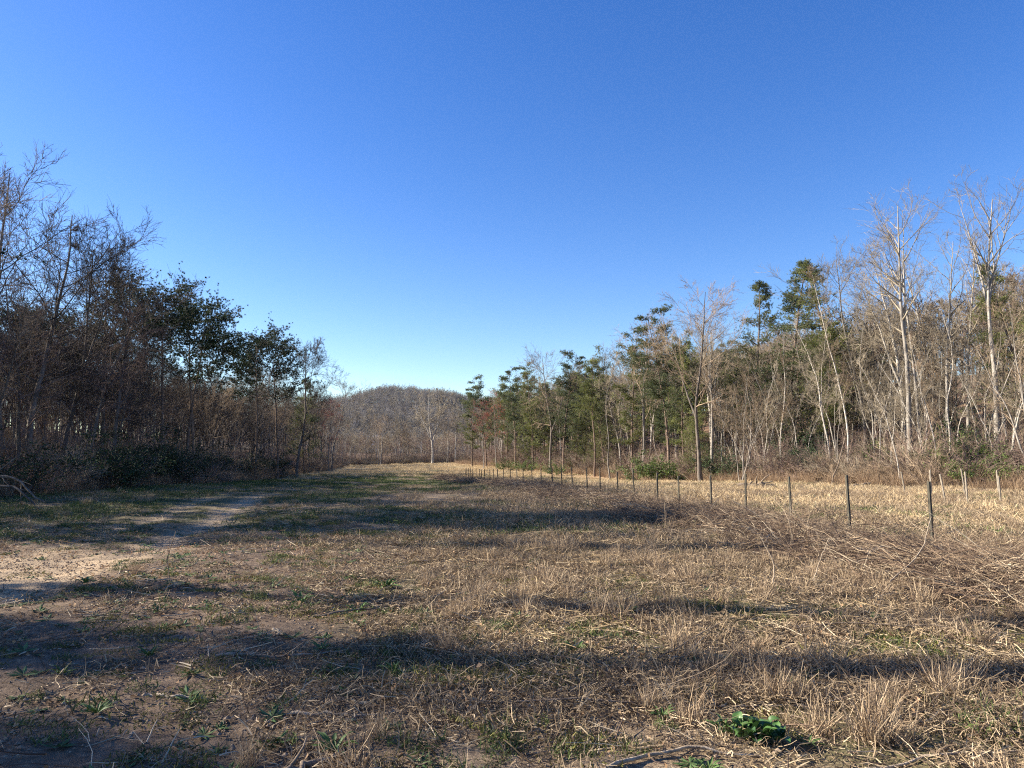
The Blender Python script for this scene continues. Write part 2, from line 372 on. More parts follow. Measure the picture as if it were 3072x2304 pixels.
def bare_tree(seed, h=14, r=.16, clear=.35, nb=16, ang=.75, bl=.30, up=.06, wig=.12, lean=.03, stems=1, fork=None, twig=.006,
              dens=(7, 6, 4), twigmat='twig_grey', bark='bark_grey', shape='round', buds=False, twist=.05, stemspread=.12):
    rng = np.random.default_rng(seed)
    tr, cr = Geo(), Geo(); limbs = []
    D = np.tile([0, 0, 1.0], (stems, 1)) + rng.normal(size=(stems, 3)) * [stemspread if stems > 1 else lean, stemspread if stems > 1 else lean, 0]
    S = np.zeros((stems, 3)); S[:, :2] = rng.normal(size=(stems, 2)) * (.18 if stems > 1 else 0); S[:, 2] = -.35
    Ls = h * (1 if stems == 1 else (.7 + .3 * rng.random(stems)))
    P0 = grow(rng, S, D, np.broadcast_to(Ls, (stems,)) * 1.0 + .35, 15, twist, .04)
    rs = r * (1 if stems == 1 else .6 + .4 * rng.random(stems)); rs = np.broadcast_to(rs, (stems,))
    R0 = taper(rs, rs * .12, 15, .85); R0[:, 0] = rs * 1.35; R0[:, 1] = rs * 1.02
    tr.tubes(P0, R0, 8)
    if fork:
        fS, fD, ft, fr_, _ = sprout(rng, P0, R0, fork[0], fork[1], fork[1] + .15, fork[2], .06)
        PF = grow(rng, fS, fD, h * (1 - fork[1]) * .95 * (.8 + .2 * rng.random(len(fS))), 12, .06, .07)
        RF = taper(fr_ * .8, fr_ * .12, 12, .9)
        for q in range(len(PF)):
            lg = Geo(); lg.tubes(PF[q:q + 1], RF[q:q + 1], 7); limbs.append(lg.mesh('limb', M[bark], False, True))
    groups = [(P0, R0, clear, nb)] + ([(PF, RF, .15, max(5, nb // 2))] if fork else [])
    for PP, RR, c0, nn in groups:
        S, D, t, rr, _ = sprout(rng, PP, RR, nn, c0, .97, ang, .18)
        tt = (t - c0) / (1 - c0)
        prof = {'round': np.sin(np.pi * (.15 + .8 * tt)) + .15, 'top': .4 + .8 * np.sin(np.pi * np.clip(tt, 0, 1) ** 1.3 * .9 + .2), 'cone': 1.15 - tt, 'narrow': .75 - .35 * tt}[shape]
        L1 = h * bl * prof * (.65 + .6 * rng.random(len(t)))
        P1 = grow(rng, S, D, L1, 8, wig, up); R1 = taper(np.maximum(rr * (.8 if shape == 'top' else .5), .012), twig * 1.1 + 0 * rr, 8, .8)
        tr.tubes(P1, R1, 5) if False else cr.tubes(P1, R1, 5)
        S, D, t, rr, pi = sprout(rng, P1, R1, dens[0], .2, 1, .7, .2)
        P2 = grow(rng, S, D, L1[pi] * .45 * (.5 + .7 * rng.random(len(pi))) * (1.15 - .5 * t), 5, wig * 1.1, up * .8); R2 = taper(np.maximum(rr * .65, twig * 1.3), twig + 0 * rr, 5)
        cr.tubes(P2, R2, 3)
        S, D, t, rr, pi2 = sprout(rng, P2, R2, dens[1], .15, 1, .65, .25)
        L3 = np.linalg.norm(P2[pi2, -1] - P2[pi2, 0], axis=1) * (.35 + .45 * rng.random(len(pi2)))
        P3 = grow(rng, S, D, L3, 4, wig * 1.2, up); R3 = taper(np.maximum(rr * .7, twig), twig * .8 + 0 * rr, 4)
        cr.tubes(P3, R3, 3)
        S, D, t, rr, pi3 = sprout(rng, P3, R3, dens[2], .2, 1, .6, .25)
        P4 = grow(rng, S, D, np.maximum(L3[pi3] * .5, .18) * (.5 + .7 * rng.random(len(pi3))), 3, wig, up); R4 = taper(twig * .85 + 0 * rr, twig * .45 + 0 * rr, 3)
        cr.tubes(P4, R4, 3)
        if buds:
            B = P4[:, 1:].reshape(-1, 3); B = B[rng.random(len(B)) < .6]
            cr.A  # buds as a mesh of their own
            bp = bare_tree.buds
            K = 2
            C = np.repeat(B, K, 0) + rng.normal(size=(len(B) * K, 3)) * .05
            tri = C[:, None] + rng.normal(size=(len(C), 3, 3)) * .03
            bp.append(tri.reshape(-1, 3))
    return tr.mesh('trunk', M[bark], False, True), cr.mesh('crown', M[twigmat], False, True), limbs
bare_tree.buds = []

def pine(seed, h=14, r=.15, clear=.45, nb=34, bl=.2, ang=1.25, up=.05, shape='dome', tufts=5, ntri=12, nl=.2, nw=.028, mat='pine_dark', subs=7, wig=.14, dead=10, droop=0, off=.07, flat=1.0):
    rng = np.random.default_rng(seed); tr, cr = Geo(), Geo()
    P0 = grow(rng, [[0, 0, -.3]], [[rng.normal() * .03, rng.normal() * .03, 1]], h + .3, 15, .03, .03); R0 = taper(np.array([r]), np.array([r * .12]), 15, .9)
    tr.tubes(P0, R0, 8)
    S, D, t, rr, _ = sprout(rng, P0, R0, nb, clear, .985, ang, .15)
    tt = (t - clear) / (1 - clear)
    prof = {'dome': .35 + .9 * np.sqrt(np.clip(1 - (2 * tt - .75) ** 2 * .55, .05, 1)) * (1.15 - .55 * tt), 'cone': 1.1 - tt * .98, 'ragged': (.3 + .9 * rng.random(len(tt))) * (1.1 - .6 * tt)}[shape]
    L1 = h * bl * prof * (.75 + .4 * rng.random(len(t)))
    P1 = grow(rng, S, D, L1, 7, wig * .6, up - droop); R1 = taper(np.maximum(rr * .35, .012), .008 + 0 * rr, 7)
    tr.tubes(P1, R1, 4)
    if dead:
        S, D, t_, rr, _ = sprout(rng, P0, R0, dead, .12, clear, 1.35, .2)
        PD = grow(rng, S, D, h * .07 * (.5 + rng.random(len(S))), 5, .15, 0); tr.tubes(PD, taper(rr * .2, .006 + 0 * rr, 5), 3)
    S, D, t2, rr, pi = sprout(rng, P1, R1, subs, .25, 1, .75, .2)
    D[:, 2] *= flat; P2 = grow(rng, S, D, L1[pi] * .42 * (.5 + .6 * rng.random(len(pi))), 4, wig, up * (.3 + .7 * flat)); tr.tubes(P2, taper(rr * .6, .005 + 0 * rr, 4), 3)
    # needle tufts towards branch tips
    C1 = sprout(rng, P2, taper(rr, rr * 0, 4), tufts, .35, 1, .3, .1); C2 = sprout(rng, P1, R1, tufts * 3, .22, 1, .3, .1)
    S = np.concatenate([C1[0], C2[0]]); T = norm(np.concatenate([C1[1], C2[1]]) + [0, 0, .35])
    S = S + rng.normal(size=S.shape) * off * [1, 1, .3 + .5 * flat]
    N = len(S); C = np.repeat(S, ntri, 0); TD = norm(np.repeat(T, ntri, 0) * 1.0 + rng.normal(size=(N * ntri, 3)) * .42)
    W = norm(np.cross(TD, rng.normal(size=TD.shape))); ln = nl * (.6 + .7 * rng.random((N * ntri, 1)))
    tri = np.stack([C + W * nw / 2, C - W * nw / 2, C + TD * ln], 1)
    cr.add(tri.reshape(-1, 3), F3=np.arange(N * ntri * 3).reshape(-1, 3))
    return tr.mesh('trunk', M['bark_pine'], False, True), cr.mesh('crown', M[mat], False)

def thicket(seed, h=2.2, stems=26, spread=.9, twigmat='twig_brown', leaves=0, leafmat='leaf_green', tw=.005, ls=.05, sp0=.25, sub=(7, 4), ang0=.55):
    rng = np.random.default_rng(seed); st, lf = Geo(), Geo()
    S = np.zeros((stems, 3)); S[:, :2] = rng.normal(size=(stems, 2)) * sp0; S[:, 2] = -.1
    D = np.concatenate([rng.normal(size=(stems, 2)) * ang0, np.ones((stems, 1))], 1)
    P0 = grow(rng, S, D, h * (.6 + .6 * rng.random(stems)), 8, .10, -.03 * spread); R0 = taper(.014 + .010 * rng.random(stems), tw + 0 * S[:, 0], 8)
    st.tubes(P0, R0, 3)
    S, D, t, rr, pi = sprout(rng, P0, R0, sub[0], .2, 1, .6, .2)
    P1 = grow(rng, S, D, h * .28 * (.4 + .8 * rng.random(len(S))), 5, .14, .02); R1 = taper(rr * .6, tw * .9 + 0 * rr, 5); st.tubes(P1, R1, 3)
    S, D, t, rr, pi = sprout(rng, P1, R1, sub[1], .2, 1, .6, .2)
    P2 = grow(rng, S, D, h * .12 * (.4 + .8 * rng.random(len(S))), 3, .14, .02); st.tubes(P2, taper(tw * .9 + 0 * rr, tw * .6 + 0 * rr, 3), 3)
    me = st.mesh('stems', M[twigmat], False)
    if not leaves: return me, None
    B = np.concatenate([P2[:, 1:].reshape(-1, 3), P1[:, 2:].reshape(-1, 3)]); B = B[rng.integers(0, len(B), leaves)] + rng.normal(size=(leaves, 3)) * .06
    d = norm(rng.normal(size=(leaves, 3)) + [0, 0, .3]); w = norm(np.cross(d, rng.normal(size=d.shape)))
    q = np.stack([B, B + d * ls * .5 + w * ls * .28, B + d * ls, B + d * ls * .5 - w * ls * .28], 1)
    lf.add(q.reshape(-1, 3), F4=np.arange(leaves * 4).reshape(-1, 4))
    return me, lf.mesh('foliage', M[leafmat], False)

# ------------------------------------------------------------------ scatter of uncountable stuff (geometry nodes)
def scatter(name, protos, P, rot, scl, pick, label=None, cat=None, seed=0):
    c_ = bpy.data.collections.new(name + ' pieces')
    for k, (me) in enumerate(protos):
        o = bpy.data.objects.new('%s piece %02d' % (name, k), me); c_.objects.link(o)
    me = mesh_np(name, P, attrs={'rot': rot, 'scl': scl, 'pick': np.asarray(pick, np.int64)})
    o = link(name, me); tag(o, label, cat, kind='stuff')
    ng = bpy.data.node_groups.new(name, 'GeometryNodeTree')
    ng.interface.new_socket('Geometry', in_out='INPUT', socket_type='NodeSocketGeometry'); ng.interface.new_socket('Geometry', in_out='OUTPUT', socket_type='NodeSocketGeometry')
    N = ng.nodes; L = ng.links; gi = N.new('NodeGroupInput'); go = N.new('NodeGroupOutput')
    iop = N.new('GeometryNodeInstanceOnPoints'); ci = N.new('GeometryNodeCollectionInfo')
    ci.inputs['Collection'].default_value = c_; ci.inputs['Separate Children'].default_value = True; ci.inputs['Reset Children'].default_value = True
    iop.inputs['Pick Instance'].default_value = True
    def na(nm, ty):
        a = N.new('GeometryNodeInputNamedAttribute'); a.data_type = ty; a.inputs['Name'].default_value = nm; return a.outputs['Attribute']
    L.new(gi.outputs[0], iop.inputs['Points']); L.new(ci.outputs[0], iop.inputs['Instance'])
    L.new(na('pick', 'INT'), iop.inputs['Instance Index']); L.new(na('rot', 'FLOAT_VECTOR'), iop.inputs['Rotation']); L.new(na('scl', 'FLOAT'), iop.inputs['Scale'])
    L.new(iop.outputs[0], go.inputs[0])
    md = o.modifiers.new('scatter', 'NODES'); md.node_group = ng
    return o
def sc_pts(rng, x, y, dz=0.0, tilt=.12, sc=(.7, 1.3), k=4):
    N = len(x); P = np.stack([x, y, H(x, y) + dz], 1)
    rot = np.stack([rng.normal(size=N) * tilt, rng.normal(size=N) * tilt, rng.random(N) * 6.283], 1)
    return P, rot, sc[0] + (sc[1] - sc[0]) * rng.random(N), rng.integers(0, k, N)

# ------------------------------------------------------------------ tree prototypes
T = {}
def reg(name, fn, h): T[name] = (fn if len(fn) == 3 else (*fn, []), h)
reg('poplar', bare_tree(1, 20, .24, .52, 18, .8, .19, .10, .10, shape='top', bark='bark_tall', twig=.0075, fork=(1, .48, .16), dens=(4, 4, 3), twist=.022), 20)
reg('poplar_b', bare_tree(2, 19, .19, .45, 18, .75, .2, .10, .10, shape='top', bark='bark_tall', twig=.0075, dens=(4, 4, 3), twist=.03), 19)
reg('forked', bare_tree(3, 19, .24, .6, 11, .7, .18, .08, .11, shape='top', bark='bark_tall', twig=.0075, fork=(3, .52, .36), dens=(4, 4, 3), twist=.025), 19)
for k in range(4):
    reg('oak%d' % k, bare_tree(10 + k, 14, .15 + .02 * k, .32 + .05 * (k % 2), 17, .8, .27, .05, .13, bark=['bark_grey', 'bark_dark', 'bark_grey', 'bark_pale'][k], twigmat=['twig_grey', 'twig_brown', 'twig_brown', 'twig_grey'][k], twig=.007, dens=(7, 5, 4), fork=(1, .35, .3) if k % 2 else None), 14)
for k in range(3):
    reg('dark%d' % k, bare_tree(60 + k, 13, .16, .28, 19, .8, .28, .05, .13, bark='bark_dark', twigmat='twig_dark_shade', twig=.008, dens=(8, 6, 4), fork=(1, .35, .3) if k == 1 else None), 13)  # left-woods trees: their backlit shade is carried by dark bark and twig colours
for k in range(3):
    reg('slim%d' % k, bare_tree(20 + k, 12, .075, .38, 13, .6, .2, .08, .12, shape='narrow', bark=['bark_pale', 'bark_pale', 'bark_grey'][k], twigmat=['twig_grey', 'twig_brown', 'twig_grey'][k], twig=.0055, dens=(6, 5, 3), twist=.075), 12)
for k in range(2):
    reg('clump%d' % k, bare_tree(30 + k, 9, .075, .3, 8, .6, .24, .05, .15, shape='round', stems=4, bark=['bark_pale', 'bark_grey'][k], twigmat=['twig_grey', 'twig_brown'][k], twig=.0055, dens=(5, 4, 3), twist=.09, stemspread=.2), 9)
reg('sycamore', bare_tree(41, 15, .30, .28, 10, .8, .27, .05, .11, bark='bark_pale', twigmat='twig_grey', twig=.014, fork=(5, .24, .5), dens=(6, 5, 3)), 15)
reg('spread', bare_tree(43, 15, .25, .28, 13, .95, .34, .05, .13, bark='bark_dark', twigmat='twig_dark_shade', twig=.008, fork=(3, .28, .55), dens=(7, 5, 3)), 15)
reg('bushy0', bare_tree(45, 11, .13, .12, 20, .9, .30, .02, .15, bark='bark_dark', twigmat='twig_red', twig=.006, dens=(8, 6, 4)), 11)
bare_tree.buds = []
reg('maple', bare_tree(47, 11, .11, .3, 15, .6, .26, .06, .12, bark='bark_grey', twigmat='twig_red', twig=.007, dens=(6, 5, 3), buds=True), 11)
bv = np.concatenate(bare_tree.buds); BUDS = mesh_np('buds', bv, F3=np.arange(len(bv)).reshape(-1, 3), mat=M['bud_red'])
for k in range(2):
    reg('loblolly%d' % k, pine(50 + k, 15, .17, .56, 38, .27, 1.15, .07, 'dome', 7, 34, .18, .026, 'pine_dark', 11, off=.16, flat=.5), 15)
for k in range(3):
    reg('vpine%d' % k, pine(54 + k, 13, .12, .24 + .06 * k, 50, .20, 1.25, .06, 'ragged', 7, 14, .17, .022, ['pine_mid', 'pine_blue', 'pine_mid'][k], 9, off=.15, flat=.42), 13)
reg('hemlock', pine(58, 12, .15, .08, 110, .25, 1.4, -.01, 'cone', 5, 13, .14, .022, 'pine_blue', 8, dead=0, off=.12, flat=.55), 12)
reg('whitepine', pine(59, 14, .17, .16, 84, .25, 1.25, .06, 'cone', 6, 12, .15, .021, 'pine_mid', 8, dead=0, off=.14, flat=.6), 14)

rnd = random.Random(7)
FILLER = []
NAMES = {'poplar': 'bare_tree', 'poplar_b': 'bare_tree', 'forked': 'bare_tree', 'sycamore': 'bare_tree', 'spread': 'bare_tree', 'maple': 'maple_tree', 'bushy0': 'bare_tree', 'hemlock': 'hemlock_tree', 'whitepine': 'pine_tree'}
def tree(kind, x, y, height, label, group=None, rz=None, lean=(0, 0), sx=1.0):
    (tm, cm, lm), h0 = T[kind]
    nm = NAMES.get(kind) or ('pine_tree' if 'pine' in kind or 'lob' in kind else 'bare_tree')
    o = link(nm, None); s = height / h0
    o.location = (x, y, Hs(x, y)); o.rotation_euler = (lean[0], lean[1], rnd.random() * 6.28 if rz is None else rz); o.scale = (s * sx, s * sx, s)
    link('trunk', tm, o); link('crown', cm, o)
    for q in lm: link('limb', q, o)
    if kind == 'maple': link('buds', BUDS, o)
    tag(o, label, 'tree', group)
    if group: FILLER.append((o, kind))
    return o

# trees one can single out: kind, X, Y, height, label
KEY = [
 ('poplar', 25.7, 48, 17.6, 'tallest bare tree on the right, pale straight trunk rising far above the woods'),
 ('poplar_b', 27.9, 50.5, 15.6, 'slim bare tree close behind and right of the tallest pale trunk'),
 ('forked', 30.6, 47, 17.0, 'tall bare tree near the right edge whose trunk forks high up into a wide V'),
 ('poplar_b', 29.9, 51, 15.3, 'tall thin bare tree just left of the high forked one'),
 ('oak3', 28.6, 54, 15.2, 'bare tree with fine crown between the tallest trunk and the high forked tree'),
 ('oak0', 27.7, 58, 14.6, 'round-crowned bare tree just left of the tallest pale trunk'),
 ('poplar_b', 33.2, 54, 15.0, 'thin bare tree at the far right edge, behind the forked one'),
 ('whitepine', 28.2, 62, 15.4, 'tall green pine with pointed crown rising left of the tall bare trees'),
 ('hemlock', 24.3, 66, 16.2, 'dark conical evergreen, sharpest dark spire of the right woods'),
 ('whitepine', 22.8, 70, 15.6, 'small feathery pine top left of the dark conical evergreen'),
 ('vpine1', 14.4, 68, 14.2, 'ragged pine leaning left above the group of crooked bare trunks'),
 ('oak1', 15.6, 61.5, 14.2, 'bare round-topped tree with crooked dark trunk above the green bush'),
 ('forked', 16.7, 62.5, 11.5, 'crooked bare tree with long limb reaching right above the green bush'),
 ('oak2', 13.8, 78, 14.9, 'bare tree with fine crown just left of the ragged leaning pine'),
 ('vpine0', 13.0, 80, 14.0, 'green pine tangled in the fine bare crown left of the leaning pine'),
 ('slim2', 10.3, 78, 12.3, 'thin bare tree rising alone beside the yellow-green pine'),
 ('vpine2', 9.4, 85, 12.6, 'yellow-green pine with bushy crown in the middle of the right tree line'),
 ('oak1', 4.9, 97, 14.3, 'bare tree with pine branches at its back, two trunks side by side'),
 ('vpine1', 6.6, 96, 14.4, 'pine with drooping open crown between the bare twin trunks and the yellow-green pine'),
 ('vpine0', 3.1, 107, 13.7, 'fifth pine from the far end of the right tree line'),
 ('vpine1', .6, 113, 13.9, 'fourth pine from the far end of the right tree line'),
 ('vpine2', -.6, 119, 12.3, 'third pine from the far end, beside the red maples'),
 ('vpine1', -4.3, 126, 13.9, 'dark topped pine, second from the far end of the right tree line'),
 ('vpine0', -7.1, 132, 12.7, 'last low pine at the far end of the right tree line'),
 ('maple', -2.4, 118, 10.3, 'larger red-budded maple between the pines of the right tree line'),
 ('maple', -4.6, 121, 9.2, 'smaller red-budded maple left of the larger one'),
 ('whitepine', 34.8, 49.5, 12.6, 'green pine boughs at the right edge of the picture, below the bare forked tree'),
 ('slim0', 22.3, 52, 12.6, 'left one of two straight pale slim trunks standing close together'),
 ('slim1', 23.4, 52, 14.6, 'right and taller one of two straight pale slim trunks standing close together'),
 ('clump1', 16.9, 55, 7.5, 'pale sapling clump curving up beside the woods edge behind the stakes'),
 ('slim0', 22.2, 42.6, 7.9, 'pale leaning trunk standing in front of the woods, beneath the tallest tree'),
 ('slim1', 24.6, 43.3, 8.5, 'pale crooked tree at the wood edge to the right of the tallest trunk'),
 ('clump0', 28.6, 45, 9.5, 'pale many-stemmed tree at the wood edge under the high forked tree'),
 ('sycamore', -18.0, 169, 15.6, 'big pale spreading tree standing alone in front of the far row, its limbs lit'),
 ('oak3', -13.0, 172, 12.5, 'thin bare tree right of the big pale spreading tree at the far end'),
 ('oak0', -28.6, 118, 14.2, 'round-topped bare tree at the far end of the left woods against the sky'),
 ('maple', -27.8, 113, 10.0, 'red-budded maple at the tip of the left woods'),
 ('whitepine', -27.8, 99, 12.5, 'conical dark pine near the far end of the left woods'),
 ('dark1', -24.6, 85, 14.7, 'bare tree with fine crown just right of the last big dark pine'),
 ('loblolly1', -24.9, 79, 14.2, 'last big dark pine of the left woods, nearest the field end'),
 ('loblolly0', -25.6, 74, 13.8, 'dark pine just left of the last big one in the left woods'),
 ('loblolly1', -27.8, 65, 13.9, 'broad dark pine, middle of the pines in the left woods'),
 ('loblolly0', -26.3, 60, 13.4, 'smaller dark pine in front of the broad middle one'),
 ('loblolly0', -26.5, 56, 13.4, 'tallest round-topped dark pine of the left woods'),
 ('loblolly1', -28.6, 55.5, 13.4, 'dark pine touching the tallest one on its left side'),
 ('dark0', -23.6, 44, 13.3, 'dense bare tree just left of the tallest dark pine'),
 ('dark2', -25.6, 46, 12.6, 'dense bare tree behind the leaning crown in the left woods'),
 ('dark1', -24.9, 41, 13.0, 'bare tree whose crown leans right above the left woods'),
 ('dark0', -24.8, 38, 15.0, 'tall bare tree of the left woods, second from the picture edge'),
 ('dark2', -25.6, 37, 15.4, 'tall bare tree at the left picture edge'),
 ('spread', -30.0, 32.5, 11.6, 'great dark spreading tree whose branches reach in at the left edge'),
 ('bushy0', -23.2, 35, 10.0, 'reddish twiggy tree at the left picture edge'),
 ('bushy0', -23.4, 41, 10.2, 'reddish twiggy tree in front of the leaning bare crown'),
]
for i_, (k, x, y, h, lab) in enumerate(KEY): tree(k, x, y, h * (1.11 if y > 55 and x > -8 else 1.0), lab, lean=(rnd.uniform(-.03, .03), rnd.uniform(-.03, .03)))

def clash(x, y, used_, d):
    return any((x - a) ** 2 + (y - b_) ** 2 < d * d for a, b_ in used_)
used_ = [(k[1], k[2]) for k in KEY]
def fill(n_, ys, off, kinds, hs, lab, group, side, dmin=1.6, ypow=1.0):
    c_ = 0; tries = 0
    while c_ < n_ and tries < n_ * 40:
        tries += 1
        y = ys[0] + (ys[1] - ys[0]) * rnd.random() ** ypow; o_ = off[0] + (off[1] - off[0]) * rnd.random() ** 1.3
        x = float(Lx(y)) - o_ if side < 0 else float(Rx(y)) + o_
        if clash(x, y, used_, dmin): continue
        used_.append((x, y)); c_ += 1
        k = rnd.choice(kinds); tree(k, x, y, rnd.uniform(*hs), lab if isinstance(lab, str) else lab[k[:3]], group, lean=(rnd.uniform(-.06, .06), rnd.uniform(-.06, .06)))
# right woods
fill(62, (36, 75), (2.0, 15), ['slim0', 'slim1', 'slim2', 'slim0', 'clump0', 'clump1'], (7, 11.5), 'slender pale bare tree among the crowded young trees of the right woods', 'slender young trees of the right woods', 1, 1.2)
fill(40, (44, 90), (4, 22), ['oak0', 'oak2', 'oak3', 'slim2'], (11, 14.5), 'bare grey-brown forest tree standing within the right woods behind the stake row', 'bare forest trees of the right woods', 1, 2.2)
fill(52, (68, 165), (1.5, 13), ['oak0', 'oak1', 'oak2', 'slim2', 'slim0', 'clump1'], (10.5, 14.3), 'bare tree in the receding middle stretch of the right tree line', 'bare trees of the receding right tree line', 1, 2.2)
fill(58, (56, 150), (2, 13), ['vpine0', 'vpine2', 'vpine1', 'whitepine'], (10.5, 14.2), 'lower green pine half hidden among the bare trees of the right tree line', 'half-hidden pines of the right tree line', 1, 2.4)
fill(38, (40, 85), (6, 26), ['whitepine', 'vpine0', 'vpine1', 'hemlock', 'whitepine'], (6, 11.5), 'green evergreen seen in patches through the right woods behind the stakes', 'evergreens inside the right woods', 1, 3)
fill(20, (58, 135), (.5, 6), ['whitepine', 'vpine0', 'hemlock', 'vpine2'], (5, 9), 'small green evergreen at the foot of the receding right tree line', 'small evergreens of the right tree line', 1, 2.4)
# left woods
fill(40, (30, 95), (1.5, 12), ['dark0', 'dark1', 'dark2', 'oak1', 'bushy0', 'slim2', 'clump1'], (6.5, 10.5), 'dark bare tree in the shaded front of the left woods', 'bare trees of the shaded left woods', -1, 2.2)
fill(36, (88, 165), (0.5, 12), ['oak1', 'oak2', 'dark1', 'oak0', 'slim2'], (10, 13.2), 'bare tree at the receding far end of the left woods', 'bare trees at the far end of the left woods', -1, 2.2)
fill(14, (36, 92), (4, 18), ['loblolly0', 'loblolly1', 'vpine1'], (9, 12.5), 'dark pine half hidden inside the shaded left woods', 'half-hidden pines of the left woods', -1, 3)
for x_, y_, h_ in ((-20.2, 3.4, 11), (-20.4, 7.5, 10)): tree('dark2', x_, y_, h_, 'tree of the left woods that goes on beside and behind the camera', 'trees of the left woods beside the camera'); used_.append((x_, y_))
for k_, x_, y_, h_ in (('dark0', -23, -4, 12), ('oak0', -27, 2, 13), ('oak2', -24, 0, 11), ('oak3', -26, 11.5, 10)): tree(k_, x_, y_, h_, 'tree of the left woods that goes on beside and behind the camera', 'trees of the left woods beside the camera'); used_.append((x_, y_))
keep_ = rnd.getstate(); rnd.seed(77)
SHADE_TREE = 'unseen evergreen of the left woods beside the camera, shaped for its shadow', 'unseen shading evergreens beside the camera'  # unseen evergreens added left of the frame, widths set for the shadow bands
for x_, y_, h_, w_ in ((-20.5, 9.2, 14, .30), (-21.2, 11.8, 13.5, .26), (-21.5, 17.4, 14.5, .3), (-21.5, 20.4, 14, .2), (-22, 24, 14, .2), (-23, 6.6, 12, .35), (-19.6, 10.6, 8, .8), (-19.8, 8.1, 9.3, .85), (-20, 5.2, 9.5, .9), (-19.9, 2.6, 9.5, .9), (-21, 0, 10, .9), (-21.2, 6.9, 10, .8), (-24, 29, 13, .35)):
    tree('hemlock', x_, y_, h_, *SHADE_TREE, sx=w_); used_.append((x_, y_))
fill(7, (16.5, 24), (1.0, 5), ['hemlock', 'loblolly0', 'loblolly1'], (8, 13), 'dark evergreen in the near part of the shaded left woods', 'evergreens in the near part of the left woods', -1, 2.4)
fill(18, (17.5, 33), (2, 14), ['oak1', 'oak2', 'oak0', 'oak3', 'slim2'], (10, 13.5), 'tree of the left woods that goes on beside and behind the camera', 'trees of the left woods beside the camera', -1, 2.6)
rnd.setstate(keep_)
# far row across the end of the field
for k in range(48):
    y = rnd.uniform(171, 189); x = rnd.uniform(-58, -2)
    tree(rnd.choice(['oak0', 'oak3', 'oak2', 'slim0', 'slim2', 'poplar_b']), x, y, rnd.uniform(9, 12), 'bare grey tree in the row across the far end of the field', 'bare trees across the far end of the field')

# a label of its own for every filler tree in view: its look, its place between trees that stand out, its row
LOOK = {'slim0': 'slender pale bare tree', 'slim1': 'slender pale bare tree', 'slim2': 'slender grey bare tree', 'clump0': 'pale many-stemmed small tree', 'clump1': 'grey many-stemmed small tree', 'bushy0': 'reddish twiggy tree',
        'poplar_b': 'straight pale bare tree', 'oak0': 'grey bare tree', 'oak1': 'dark-barked bare tree', 'oak2': 'brownish bare tree', 'oak3': 'pale-barked bare tree', 'dark0': 'dark bare tree', 'dark1': 'dark forked bare tree', 'dark2': 'dark dense bare tree',
        'vpine0': 'olive pine', 'vpine1': 'bluish pine', 'vpine2': 'yellowish pine', 'whitepine': 'feathery green pine', 'hemlock': 'dark conical evergreen', 'loblolly0': 'dark pine', 'loblolly1': 'dark pine'}
MARKS = [(-1e9, 'left picture edge'), (-24.9 / 41, 'crown leaning right'), (-.475, 'tallest round-topped pine'), (-27.8 / 65, 'broad dark pine'), (-24.9 / 79, 'last big dark pine'), (-28.6 / 118, 'round-topped far tree'),
         (-18 / 169, 'big pale spreading tree'), (-2.4 / 118, 'red-budded maple'), (3.1 / 107, 'fifth pine'), (9.4 / 85, 'yellow-green pine'), (14.4 / 68, 'ragged leaning pine'), (15.6 / 61.5, 'crooked bare trunks'), (24.3 / 66, 'sharpest dark spire'),
         (28.2 / 62, 'pointed tall pine'), (25.7 / 48, 'tallest pale tree'), (30.6 / 47, 'high forked tree')]
ORD = ['first', 'second', 'third', 'fourth', 'fifth', 'sixth', 'seventh', 'eighth', 'ninth', 'tenth', 'eleventh', 'twelfth', 'thirteenth', 'fourteenth', 'fifteenth', 'sixteenth', 'seventeenth', 'eighteenth', 'nineteenth', 'twentieth']
buckets = {}
for o, kind in FILLER:
    x_, y_ = o.location.x, o.location.y
    if y_ < 5 or abs(x_ / y_) > .74: continue
    u = x_ / y_; mi = max(k for k, (mu, _) in enumerate(MARKS) if mu <= u)
    dd = float(Lx(y_)) - x_ if x_ < Lx(y_) else x_ - float(Rx(y_))
    row = ('in the far row' if y_ > 170 else 'in the front row' if dd < 4.5 else 'in the middle row' if dd < 9 else 'deep in the woods')
    buckets.setdefault((mi, row, LOOK[kind]), []).append((u, o))
for (mi, row, look), lst in buckets.items():
    for k, (u, o) in enumerate(sorted(lst, key=lambda q: q[0])):
        o['label'] = '%s, %s right of the %s, %s' % (look, ORD[min(k, 19)], MARKS[mi][1], row)

# woods too far back to tell trees apart
rng = np.random.default_rng(5)
def lite(seed, mat='twig_grey', h=12):
    t_, c_, _ = bare_tree(seed, h, .13, .25, 13, .7, .27, .06, .12, twig=.016, dens=(5, 4, 2), bark='bark_grey', twigmat=mat)
    g_ = bpy.data.meshes.new('wood_tree')
    import bmesh
    bm = bmesh.new(); bm.from_mesh(t_); nf = len(bm.faces); bm.from_mesh(c_); bm.faces.ensure_lookup_table()
    for f in bm.faces[nf:]: f.material_index = 1
    bm.to_mesh(g_); bm.free(); g_.materials.append(t_.materials[0]); g_.materials.append(c_.materials[0])
    return g_
LITE = [lite(71), lite(72, 'twig_brown'), lite(73), lite(74, 'twig_red'), lite(75, 'twig_dark_shade'), lite(76, 'twig_dark_shade')]  # last two are dark-twigged copies, left woods' shade in their colour
def band(n_, ys, off, side, ypow=1):
    y = ys[0] + (ys[1] - ys[0]) * rng.random(n_) ** ypow; o_ = off[0] + (off[1] - off[0]) * rng.random(n_)
    x = Lx(y) - o_ if side < 0 else Rx(y) + o_
    return x, y
bx = [band(640, (30, 165), (13, 60), 1), band(50, (-10, 20), (22, 70), -1), band(1150, (24, 165), (8, 80), -1)]
